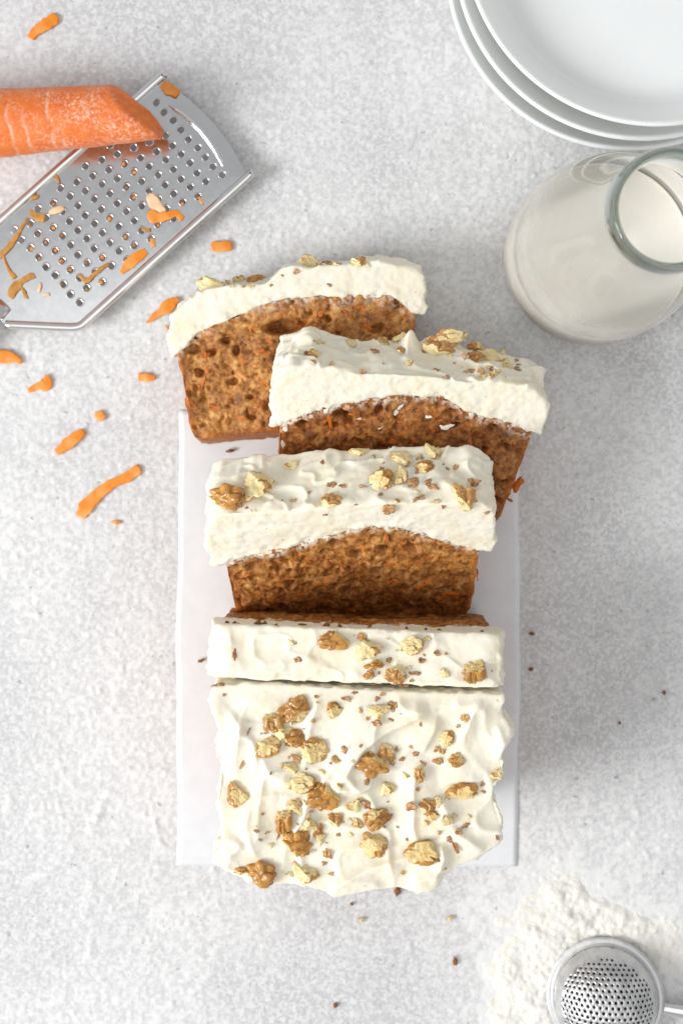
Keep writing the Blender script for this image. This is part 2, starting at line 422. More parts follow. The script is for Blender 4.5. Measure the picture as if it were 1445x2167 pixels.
tb = link('table_surface', mesh('table_surface', np.stack([gx, gy, gz - .05], 1), np.stack([ii, ii + 1, ii + nx + 1, ii + nx], 1), [M['table']], attrs={'flour': gfl}))
tb['kind'] = 'structure'

# flour heap by the sieve
xs = np.arange(6.2, 16.0, .07); ys = np.arange(-24.0, -15.2, .07)
GX, GY = np.meshgrid(xs, ys); gx, gy = GX.ravel(), GY.ravel(); q = p3(gx, gy)
msk = heap_mask(gx, gy)
hh = .15 * sst(0, .95, msk)
w1, _ = worley(q * 1.7, 90); w2, _ = worley(q * 3.6, 95)
hh = hh + sst(0, .60, msk) * (.15 * fbm(q * 1.5, 5, 60) + .02 * (1 - w1) + .03 * (1 - w2) + .09 * fbm(q * 6, 3, 61)) - .075 + .05 * sst(0, .2, msk)
nx = len(xs); ii = (np.arange(len(ys) - 1)[:, None] * nx + np.arange(nx - 1)[None, :]).ravel()
F = np.stack([ii, ii + 1, ii + nx + 1, ii + nx], 1); F = F[(msk[F] > -.02).any(1)]
used, inv = np.unique(F, return_inverse=True)
fo = link('flour_heap', mesh('flour_heap', np.stack([gx, gy, np.maximum(hh, -.12)], 1)[used], inv.reshape(F.shape), [M['flour']]))
fo['kind'] = 'stuff'; fo['label'] = 'loose cream white flour spilled around the metal sieve'

# parchment
n_u, n_v = 60, 80
V = []; c00, c10, c11, c01 = (378, 868), (1101, 866), (1096, 1831), (373, 1829)
for j in range(n_v + 1):
    for i in range(n_u + 1):
        a, b = i / n_u, j / n_v
        px = (c00[0] * (1 - a) + c10[0] * a) * (1 - b) + (c01[0] * (1 - a) + c11[0] * a) * b
        py = (c00[1] * (1 - a) + c10[1] * a) * (1 - b) + (c01[1] * (1 - a) + c11[1] * a) * b
        if b > .9: py += 8 * math.sin(a * math.pi) * (b - .9) * 10 * .6
        px += 2.2 * math.sin(b * 9 + 3 * a) + 1.2 * math.sin(b * 23); py += 2.5 * math.sin(a * 7 + b)
        x, y = tx(px), ty(py); e = min(a, 1 - a, b, 1 - b)
        V.append((x, y, .005  + .006 * math.sin(x * .9 + y * .5)))
V = np.array(V); V[:, 2] += .012 * fbm(V * np.array([.8, .8, 0]), 2, 3)
F = [(j * (n_u + 1) + i, (j + 1) * (n_u + 1) + i, (j + 1) * (n_u + 1) + i + 1, j * (n_u + 1) + i + 1) for j in range(n_v) for i in range(n_u)]
base = P(737, 1350, 0)
po = link('parchment_sheet', mesh('parchment_sheet', V - base, F, [M['paper']]), None, base)
sm = po.modifiers.new('thick', 'SOLIDIFY'); sm.thickness = .005; sm.offset = -1
tag(po, 'white rectangular baking parchment sheet lying under the cake', 'parchment')

# ------------------------------------------------------------------ cake
HOSTS = {}     # name -> BVH of the world-space surface things lie on
def add_host(key, V, F):
    HOSTS.setdefault(key, []).append(BVHTree.FromPolygons([Vector(v) for v in V.tolist()], F.tolist()))

def trilinear(C, a, b, c):
    """C: dict of corners FBL FBR FTL FTR and back ones BBL BBR BTL BTR"""
    a, b, c = a[:, None], b[:, None], c[:, None]
    f = (C['FBL'] * (1 - a) + C['FBR'] * a) * (1 - b) + (C['FTL'] * (1 - a) + C['FTR'] * a) * b
    k = (C['BBL'] * (1 - a) + C['BBR'] * a) * (1 - b) + (C['BTL'] * (1 - a) + C['BTR'] * a) * b
    return f * (1 - c) + k * c

def slice_frame(FBL, FBR, FTL, FTR, T, back=None):
    C = dict(FBL=P(*FBL), FBR=P(*FBR), FTL=P(*FTL), FTR=P(*FTR))
    n = np.cross(C['FBR'] - C['FBL'], C['FTL'] - C['FBL']); n /= np.linalg.norm(n)
    for k in ('BL', 'BR', 'TL', 'TR'):
        C['B' + k] = C['F' + k] - n * T + (np.array(back[k]) if back and k in back else 0)
    return C

def build_slice(name, label, C, T, cake_top, frost_top, seed, sponge_mat, frost_vox=.06, cake_vox=.052, peaks=(), holes=(), swirl=.16, overhang=.12, group='cut slices of carrot cake', cake_a=(0, 1), wet_shade_fn=None, ridge_seed=None, face_rough=.05, soft=1.0, vs=1.0, icing=.6):
    Wd = .5 * (np.linalg.norm(C['FTR'] - C['FTL']) + np.linalg.norm(C['FBR'] - C['FBL'])); Ht = .5 * (np.linalg.norm(C['FTL'] - C['FBL']) + np.linalg.norm(C['FTR'] - C['FBR']))
    root = empty(name, (C['BBL'] + C['BBR']) / 2); root.location.z = max(0, root.location.z)
    tag(root, label, 'cake slice', group)
    ca, cb = np.array(cake_top).T; fa, fb = np.array(frost_top).T
    A = np.linspace(0, 1, 60)
    jag = .05 * fbm(p3(A * 30, A * 0 + seed), 3, seed)
    top = np.interp(A, ca, cb) * Ht
    a0, a1 = cake_a
    U = (a0 + A * (a1 - a0)) * Wd
    r = .45
    poly = [(U[0] + .25 * r, .2 * r), (U[0] + r, 0.0), (U[-1] - r, 0.0), (U[-1] - .25 * r, .2 * r), (U[-1], r)]
    poly += [(U[i], top[i]) for i in range(59, -1, -1)] + [(U[0], r)]
    V, F = voxel_solid(poly, 0.0, T, cake_vox)
    V = relax(V, F, 2); N = normals(V, F)
    u, v, w = V.T
    fac = sst(.45, .85, np.abs(N[:, 2]))                       # cut faces
    ed = np.minimum(np.minimum(u - U[0], U[-1] - u), v)        # distance to the crust
    ed = ed + .10 * fbm(V * 2.2, 3, seed + 3)
    crust = sst(.32, .06, ed) * .95
    # crumb: pits, tunnels, granules
    q = V * np.array([1, vs, 1]) + seed * 3.1
    qw = q + .26 * np.stack([fbm(q * 2.2, 2, seed + 41), fbm(q * 2.2, 2, seed + 42), fbm(q * 2.2, 2, seed + 43)], 1)
    w1, i1 = worley(qw * 2.4, seed); w2, i2 = worley(qw * 5.0, seed + 5); w3, i3 = worley(qw * np.array([1.2, 1.9, 1.5]), seed + 8)
    pit = sst(.44, .08, w1) * (i1 > .6) * .16 + sst(.46, .1, w2) * (i2 > .45) * .08 + sst(.46, .18, w3) * (i3 > .74) * .42
    gran = .055 * fbm(q * 4.2, 3, seed + 2) + .20 * fbm(q * 1.2, 3, seed + 4) + .10 * np.abs(fbm(q * 2.1, 2, seed + 6))
    dsp = (gran - pit * (1 - .75 * crust)) * fac + (1 - fac) * .035 * fbm(q * 3, 3, seed)
    dark = np.clip(pit * 4.0, 0, 1) * fac
    front = (N[:, 2] < -.4)
    for (ha, hb, ra, rb, dep) in holes:
        g = np.sqrt(((u / Wd - ha) * Wd / ra) ** 2 + ((v / Ht - hb) * Ht / rb) ** 2) + .35 * fbm(q * 2.3, 3, seed + 11)
        k = sst(1.05, .55, g) * front; dsp = dsp - dep * k; dark = np.maximum(dark, k)
    V = V + N * dsp[:, None]
    wet_shade = np.zeros(len(V)) if wet_shade_fn is None else wet_shade_fn(V[:, 0] / Wd, V[:, 1] / Ht)  # darker towards the foot: moisture plus shade put into the colour
    Wp = trilinear(C, V[:, 0] / Wd, V[:, 1] / Ht, V[:, 2] / T)
    so = part('sponge', Wp, F, sponge_mat, root, attrs={'crust': crust, 'wet_shade': wet_shade, 'icing': sst(.60, .02, np.interp(V[:, 0] / Wd, a0 + ca * (a1 - a0), cb) * Ht - V[:, 1] + .25 * fbm(q * 1.5, 3, seed + 50)) * icing}); add_host(name + '_sponge', Wp, F)
    # frosting
    B = np.linspace(-.02, 1.02, 80)
    jag = .13 * fbm(p3(B * 9, B * 0 + seed * 1.7), 4, seed + 20) + .10 * fbm(p3(B * 37, B * 0 + seed), 2, seed + 19)
    lo = np.interp(B, a0 + ca * (a1 - a0), cb) * Ht - .10 + jag
    hi = np.interp(B, fa, fb) * Ht + .07 * fbm(p3(B * 14, B * 0 + seed), 3, seed + 22)
    poly = [(B[i] * Wd, lo[i]) for i in range(80)]
    poly += [(1.024 * Wd, lo[-1] - overhang), (1.036 * Wd, lo[-1] - overhang * .3), (1.034 * Wd, (lo[-1] + hi[-1]) / 2), (1.022 * Wd, hi[-1] - .35)]
    poly += [(B[i] * Wd, hi[i]) for i in range(78, 0, -1)]
    poly += [(-.022 * Wd, hi[0] - .35), (-.034 * Wd, (lo[0] + hi[0]) / 2), (-.036 * Wd, lo[0] - overhang * .3), (-.024 * Wd, lo[0] - overhang)]
    V, F = voxel_solid(poly, -.03, T + .03, frost_vox)
    V = relax(V, F, 3); V = relax(V, F, 9, sst(.6, .0, np.abs(V[:, 1] - np.interp(V[:, 0] / Wd, fa, fb) * Ht)) * soft); N = normals(V, F)
    fac = sst(.5, .9, np.abs(N[:, 2])); up = sst(.3, .8, N[:, 1]) * (V[:, 1] > .55 * Ht); side = sst(.5, .9, np.abs(N[:, 0]))
    q = V + seed * 5.3
    wq = q * np.array([.55, .0, .8]) + .45 * np.stack([fbm(q * .5, 2, 3), fbm(q * .5, 2, 4), fbm(q * .5, 2, 5)], 1)
    rd = 1 - np.abs(fbm(wq * 1.6, 2, ridge_seed or seed + 30)) * 3.2
    topd = swirl * (fbm(wq * 1.1, 3, seed + 31) * 1.5 + .75 * np.clip(rd, 0, 1) ** 3)
    for (pa, pc, amp, rad) in peaks:
        topd = topd + amp * np.exp(-((V[:, 0] / Wd - pa) * Wd / rad) ** 2 - ((V[:, 2] - pc) / (rad * 1.1)) ** 2)
    tear = face_rough * (fbm(q * np.array([2.6, 3.2, 3]), 4, seed + 33) * 1.9 + .6 * fbm(q * 8, 2, seed + 34))
    low = sst(.5, .0, V[:, 1] - np.interp(V[:, 0] / Wd, ca, cb) * Ht)
    dsp = fac * (tear + low * .15 * fbm(q * 2.4, 4, seed + 35)) + up * topd + side * (.20 * fbm(q * 1.9, 3, seed + 36) + .12 * fbm(q * 4.5, 3, seed + 37)) + .02 * fbm(q * 5, 2, 9)
    V = V + N * dsp[:, None]
    Wp = trilinear(C, V[:, 0] / Wd, V[:, 1] / Ht, V[:, 2] / T)
    part('frosting', Wp, F, M['frosting'], root); add_host(name + '_frosting', Wp, F)
    return root, so

# slice lying at the back
C1 = slice_frame((408, 930, 2.6), (862, 882, 2.6), (362, 640, 3.3), (888, 560, 3.1), 2.5, dict(BL=(0, -.62, 0), BR=(0, -.55, 0), TL=(0, .12, 0), TR=(0, .12, 0)))
s1, sp1 = build_slice('cake_slice', 'carrot cake slice lying nearly flat behind the other slices, nearest the grater', C1, 2.5,
    [(0, .64), (.08, .77), (.18, .82), (.27, .86), (.36, .90), (.5, .90), (.65, .885), (.8, .85), (.9, .82), (1, .70)],
    [(-.02, .86), (.04, .96), (.15, 1.05), (.38, 1.02), (.46, 1.10), (.6, 1.09), (.8, 1.06), (.92, 1.02), (1.02, .95)], 11, M['sponge'], face_rough=.022,
    holes=[(.45, .72, .95, .34, .9), (.06, .65, .42, .26, .4), (.24, .60, .18, .28, .3), (.42, .34, .35, .25, .3), (.53, .73, .3, .15, .4)], peaks=[(.5, .4, .12, .5), (.85, .3, .12, .4)])
# slice leaning in the middle at the right
C2 = slice_frame((588, 1052, 2.7), (1054, 1108, 1.5), (598, 768, 6.4), (1162, 828, 5.1), 2.5)
s2, sp2 = build_slice('cake_slice', 'dark moist carrot cake slice with ragged frosting, leaning askew between two other slices', C2, 2.5,
    [(0, .56), (.08, .65), (.18, .735), (.3, .80), (.38, .84), (.42, .87), (.55, .89), (.64, .885), (.70, .81), (.82, .78), (.92, .755), (1, .71)],
    [(-.02, .94), (.1, 1.0), (.3, 1.0), (.5, 1.02), (.8, 1.02), (.94, 1.0), (1.02, .92)], 23, M['sponge_moist'], icing=.9, swirl=.26, face_rough=.036,
    holes=[(.24, .68, .42, .22, .45), (.38, .74, .2, .2, .4), (.84, .71, .25, .15, .4)], peaks=[(.48, 2.1, .75, .36), (.1, 1.9, .35, .4), (.04, .5, .25, .3), (.62, 2.2, .3, .4), (.8, 1.0, .18, .4), (.3, 2.2, -.2, .5)], wet_shade_fn=lambda a, b: .15 * sst(.5, .1, b))
# slice leaning back in front
C3 = slice_frame((492, 1303, 1.6), (1000, 1298, 1.6), (444, 1086, 7.2), (1040, 1062, 7.3), 2.7)
s3, sp3 = build_slice('cake_slice', 'walnut topped carrot cake slice leaning back, its whole cut face showing', C3, 2.7,
    [(0, .53), (.06, .585), (.14, .63), (.25, .68), (.35, .735), (.45, .80), (.55, .84), (.66, .845), (.75, .78), (.85, .71), (.93, .65), (1, .60)],
    [(-.02, .95), (.03, 1.0), (.3, 1.0), (.5, 1.03), (.8, 1.02), (.97, 1.0), (1.02, .93)], 37, M['sponge_mid'], icing=1.0, swirl=.17, face_rough=.026, vs=.62,
    holes=[(.86, .24, .22, .22, .35), (.55, .30, .07, .07, .3), (.4, .36, .6, .14, .2), (.12, .38, .2, .12, .2)], peaks=[(.22, 2.3, .2, .4), (.93, 2.3, .22, .35), (.02, .9, .18, .35)], wet_shade_fn=lambda a, b: .75 * sst(.34, .06, b), cake_a=(.018, .985))
# upright slice against the loaf
ZT = 7.7
C4 = dict(FTL=P(452, 1434, ZT), FTR=P(1052, 1455, ZT), BTL=P(462, 1322, ZT), BTR=P(1048, 1343, ZT), FBL=P(492, 1362, 0.12), FBR=P(1016, 1370, 0.12), BBL=P(492, 1286, 0.12), BBR=P(1016, 1298, 0.12))
s4, sp4 = build_slice('cake_slice', 'upright carrot cake slice standing against the uncut loaf, top frosting only showing', C4, 2.0,
    [(0, .70), (.15, .76), (.5, .80), (.85, .76), (1, .70)],
    [(-.02, .965), (.05, 1.0), (.3, 1.0), (.6, 1.0), (.97, 1.0), (1.02, .985)], 41, M['sponge_mid'], swirl=.10, face_rough=.03, peaks=[(.03, 1.0, .12, .5), (.33, .7, .10, .3), (.5, .3, .1, .3)])

# the uncut loaf
ZL = 7.7
outl = [(455, 1446), (520, 1441), (600, 1443), (700, 1449), (800, 1455), (900, 1459), (1000, 1461), (1062, 1463), (1066, 1480), (1056, 1500), (1072, 1518), (1081, 1540), (1074, 1562), (1060, 1586), (1062, 1610), (1058, 1640), (1040, 1656), (1044, 1690), (1052, 1720), (1060, 1752), (1058, 1775), (1034, 1789), (1000, 1808), (950, 1830), (934, 1850), (926, 1866), (905, 1876), (870, 1877), (836, 1868), (800, 1869), (760, 1877), (728, 1882), (706, 1888), (686, 1876), (660, 1868), (610, 1862), (556, 1866), (520, 1852), (492, 1832), (470, 1822), (450, 1813), (456, 1796), (474, 1776), (470, 1740), (463, 1690), (470, 1640), (464, 1590), (466, 1540), (456, 1515), (446, 1480)]
root = empty('cake_loaf', P(760, 1560, 0.1)); root.location = (tx(760), ty(1540), .1)
tag(root, 'uncut end of a carrot cake loaf, its frosting scattered with walnuts', 'cake')
loaf_base = np.array(root.location)
# sponge under the frosting
bx = [P(495, 1374, 0)[:2], P(1018, 1380, 0)[:2], P(1000, 1700, 0)[:2], P(515, 1700, 0)[:2]]
tp = [P(478, 1458, ZL - 1.6)[:2], P(1036, 1472, ZL - 1.6)[:2], P(1010, 1800, ZL - 1.6)[:2], P(505, 1800, ZL - 1.6)[:2]]
sq = []; 
for (qx, qy) in [(r[0], r[1]) for r in ((.02, 0), (.98, 0), (1, .03), (1, .93), (.93, 1), (.07, 1), (0, .93), (0, .03))]: sq.append((qx * 10, qy * 7))
V, F = voxel_solid(sq, 0, ZL - 1.7, .11); V = relax(V, F, 2)
a, b, c = V[:, 0] / 10, V[:, 1] / 7, V[:, 2] / (ZL - 1.7)
def quad(Q, a, b): Q = [np.array(x) for x in Q]; return (Q[0] * (1 - a)[:, None] + Q[1] * a[:, None]) * (1 - b)[:, None] + (Q[3] * (1 - a)[:, None] + Q[2] * a[:, None]) * b[:, None]
XY = quad(bx, a, b) * (1 - c)[:, None] + quad(tp, a, b) * c[:, None]
Wp = np.column_stack([XY, V[:, 2] + .12]); Wp = Wp + normals(Wp, F) * (.05 * fbm(Wp * 2.5, 3, 5))[:, None]
part('sponge', Wp, F, M['sponge_mid'], root, attrs={'crust': (b > .04) * .9, 'icing': np.zeros(len(Wp)), 'wet_shade': np.zeros(len(Wp))})
# frosting
pl = [tuple(P(x, y, ZL - .45)[:2]) for x, y in outl]
V, F = voxel_solid(pl[::-1], ZL - 2.0, ZL, .062)
pxs = lambda V: ((V[:, 0] - CAM[0]) * HC / (HC - ZL + .2) + CAM[0]) * PX + 722.5
pys = lambda V: 1083.5 - ((V[:, 1] - CAM[1]) * HC / (HC - ZL + .2) + CAM[1]) * PX
cut = sst(40, 8, pys(V) - (1444 + (pxs(V) - 455) * .03))       # keep the knife edge crisp
V = relax(V, F, 14, np.clip(1 - .82 * cut, 0, 1)); N = normals(V, F)
X, Y = pxs(V), pys(V)
q = V.copy()
wq = q * np.array([.42, .42, .2]) + .55 * np.stack([fbm(q * .33, 2, 3), fbm(q * .33, 2, 4), fbm(q * .33, 2, 5)], 1)
rd = np.clip(1 - np.abs(fbm(wq * 1.15, 2, 61)) * 3.6, 0, 1)
up = sst(.2, .75, N[:, 2]); side = 1 - sst(.2, .75, np.abs(N[:, 2]))
H = .40 * fbm(wq * 1.0, 2, 62) + .14 * rd ** 2.5 + .03 * fbm(q * 2.0, 3, 63)
def swoop(pts, amp, w_left, w_right):
    """a ridge left by the knife: sharp crest, one side steep, the other long; taper at both ends"""
    best = np.full(len(V), 1e9); sg = np.ones(len(V)); tt = np.zeros(len(V)); L = len(pts) - 1
    for i in range(L):
        ax, ay = pts[i]; bx_, by_ = pts[i + 1]; dx, dy = bx_ - ax, by_ - ay; l2 = dx * dx + dy * dy
        t = np.clip(((X - ax) * dx + (Y - ay) * dy) / l2, 0, 1); ex, ey = X - ax - t * dx, Y - ay - t * dy
        d = np.hypot(ex, ey); m = d < best; best[m] = d[m]; sg[m] = np.sign(dx * ey - dy * ex)[m]; tt[m] = ((i + t) / L)[m]
    w = np.where(sg > 0, w_right, w_left)
    tap = np.clip(np.minimum(tt, 1 - tt) * 5, 0, 1) ** .7 * .8 + .2
    j = 1 + .35 * fbm(p3(X * .03, Y * .03), 2, 70)
    return amp * tap * j * np.exp(-best / w) * np.where(best < 90, 1, 0)
for pts, amp, wl, wr in (
    ([(910, 1502), (868, 1518), (830, 1537), (796, 1556), (766, 1580), (744, 1608), (730, 1640)], .42, 9, 34),
    ([(835, 1478), (862, 1500), (905, 1503)], .22, 26, 8),
    ([(1022, 1474), (1004, 1494), (990, 1520), (978, 1552), (975, 1575)], .30, 30, 9),
    ([(1018, 1478), (985, 1492), (955, 1492)], .22, 8, 24),
    ([(922, 1512), (918, 1540), (905, 1566), (892, 1590)], .26, 10, 26),
    ([(700, 1650), (716, 1662), (752, 1666), (780, 1656), (800, 1640)], .42, 34, 8),
    ([(556, 1598), (566, 1622), (592, 1642), (612, 1650)], .30, 26, 9),
    ([(620, 1676), (580, 1674), (545, 1682), (528, 1702), (522, 1738), (532, 1776), (545, 1808)], .26, 36, 10),
    ([(500, 1545), (512, 1520), (505, 1560), (498, 1600), (502, 1640)], .22, 18, 10),
    ([(486, 1500), (508, 1530), (502, 1548)], .22, 10, 24),
    ([(700, 1890), (716, 1862), (745, 1845), (790, 1826), (850, 1808), (900, 1800)], .34, 10, 40),
    ([(925, 1835), (936, 1805), (930, 1778)], .36, 26, 12),
    ([(1020, 1792), (985, 1768), (962, 1752), (955, 1742)], .28, 30, 10),
    ([(1050, 1530), (1062, 1570), (1050, 1610)], .22, 16, 14),
    ([(1020, 1650), (970, 1648), (930, 1660)], .18, 12, 26),
    ([(480, 1805), (500, 1790), (515, 1770)], .22, 14, 18),
    ([(870, 1862), (905, 1845), (930, 1850)], .24, 18, 14),
    ([(930, 1690), (945, 1712), (940, 1735)], .24, 12, 20)):
    H = H + swoop(pts, amp, wl, wr)
H = H * (1 - .8 * cut)
dsp = up * H + side * (.18 * fbm(q * 1.7, 3, 64) + .17 * fbm(q * 4.2, 3, 65)) * (1 - .5 * cut) + .018 * fbm(q * 5.5, 3, 66)
V = V + np.stack([N[:, 0] * side, N[:, 1] * side, np.where(N[:, 2] > -.2, np.maximum(up, N[:, 2] * side), N[:, 2])], 1) * dsp[:, None]
part('frosting', V, F, M['frosting'], root); add_host('loaf_frosting', V, F)

def cast(px, py, keys):
    """first hit of the camera ray through a photo pixel on the named hosts"""
    T = np.array([tx(px), ty(py), 0.0]); d = Vector((T - CAM).tolist()).normalized(); o = Vector(CAM.tolist()); best = None
    for k in keys:
        for bv in HOSTS[k]:
            loc, nor, idx, dist = bv.ray_cast(o, d)
            if loc is not None and (best is None or dist < best[2]): best = (loc, nor, dist)
    if best: return best[0], (best[1] if best[1].dot(d) < 0 else -best[1])
    for k in keys[:1]:
        for z in np.arange(.5, 9, .15):
            p = Vector(P(px, py, z).tolist()); loc, nor, idx, dist = HOSTS[k][0].find_nearest(p)
            if best is None or dist < best[2]: best = (p * .6 + loc * .4, nor, dist)
    return best[0], best[1]

# ------------------------------------------------------------------ walnuts
def ico(sub):
    bm = bmesh.new(); bmesh.ops.create_icosphere(bm, subdivisions=sub, radius=1)
    bm.verts.index_update()
    V = np.array([v.co[:] for v in bm.verts]); F = [[v.index for v in f.verts] for f in bm.faces]; bm.free(); return V, F
IV4, IF4 = ico(5); IV3, IF3 = ico(3)
def walnut_mesh(seed, kind):
    rs = np.random.RandomState(seed)
    d = IV4 * 1.0
    wd = d + .25 * np.stack([vn(d * 2 + 5, seed), vn(d * 2 + 9, seed + 3), vn(d * 2 + 13, seed + 4)], 1)
    n1 = np.abs(vn(wd * 1.6 + seed * 7.7, seed)); n2 = np.abs(vn(wd * 3.3 + seed * 3.3, seed + 1))
    r = .66 + .60 * n1 ** .75 + .11 * n2 + .30 * fbm(d * 1.2 + seed, 2, seed + 2)
    skin = np.full(len(d), .84)
    cuts = dict(G=1, M=3, C=6)[kind]
    for i in range(cuts):
        n = rs.randn(3)
        if kind == 'G': n = np.array([rs.randn() * .8, rs.randn() * .8, rs.uniform(-.1, .55)])
        if kind == 'M' and i == 0: n = np.array([rs.randn() * .5, rs.randn() * .5, 1.0])
        n /= np.linalg.norm(n); dist = rs.uniform(.42, .68)
        dn = d @ n; lim = np.where(dn > .05, dist / np.maximum(dn, .05), 9)
        lim = lim * (1 + .34 * fbm(d * 2.2 + seed, 3, seed + 7) + .05 * vn(d * 7, seed))
        m = lim < r; r = np.where(m, lim, r); skin = np.where(m, 0, skin)
    fw, _ = worley(d * 1.9 + seed, seed); r = np.clip(r, .2, 1.6) * (1 + .03 * fbm(d * 6, 2, seed) + .13 * (.5 - fw))
    V = d * r[:, None] * np.array([1, .8, .68])
    V -= (V.max(0) + V.min(0)) / 2; V /= np.array([V[:, 0].max(), V[:, 1].max(), max(V[:, 2].max(), .6)])
    V[:, 2] *= .7
    # let skin fade over one ring so the border gets a brown rim
    return mesh('walnut', V, IF4, [M['golden'] if kind != 'C' else M['cream']], attrs={'skin': skin})
def flake_mesh(seed):
    d = IV3; r = 1 + .75 * vn(d * np.array([1.6, 1.6, .1]) + seed * 5, seed) + .25 * vn(d * 4, seed + 1)
    V = d * np.clip(r, .3, 2)[:, None] * np.array([1, 1, .2])
    V -= (V.max(0) + V.min(0)) / 2; V[:, :2] /= np.abs(V[:, :2]).max(0)
    V[:, 2] = V[:, 2] * 1.0 + .32 * V[:, 0] ** 2 * (1 if seed % 2 else -1) + .12 * vn(V * 2, seed + 3)
    return mesh('flake', V, IF3, [M['flake']], smooth=True)
NUT = {k: [walnut_mesh(100 + 13 * i + ord(k), k) for i in range(7)] for k in 'GMC'}
FLK = [flake_mesh(500 + i) for i in range(8)]
FTALL = {'loaf': ['loaf_frosting'], 's1': ['cake_slice_frosting'], 's2': ['s2'], 's3': ['s3'], 's4': ['s4']}
# hosts were stored under one name for all slices, in building order
for i, k in enumerate(('s1', 's2', 's3', 's4')):
    HOSTS[k] = [HOSTS['cake_slice_frosting'][i]]; HOSTS[k + 'c'] = [HOSTS['cake_slice_sponge'][i]]
FTALL['s1'] = ['s1']
WHERE = dict(loaf='the frosting of the uncut loaf', s1='the flat back slice', s2='the ragged middle slice', s3='the leaning front slice', s4='the upright slice')
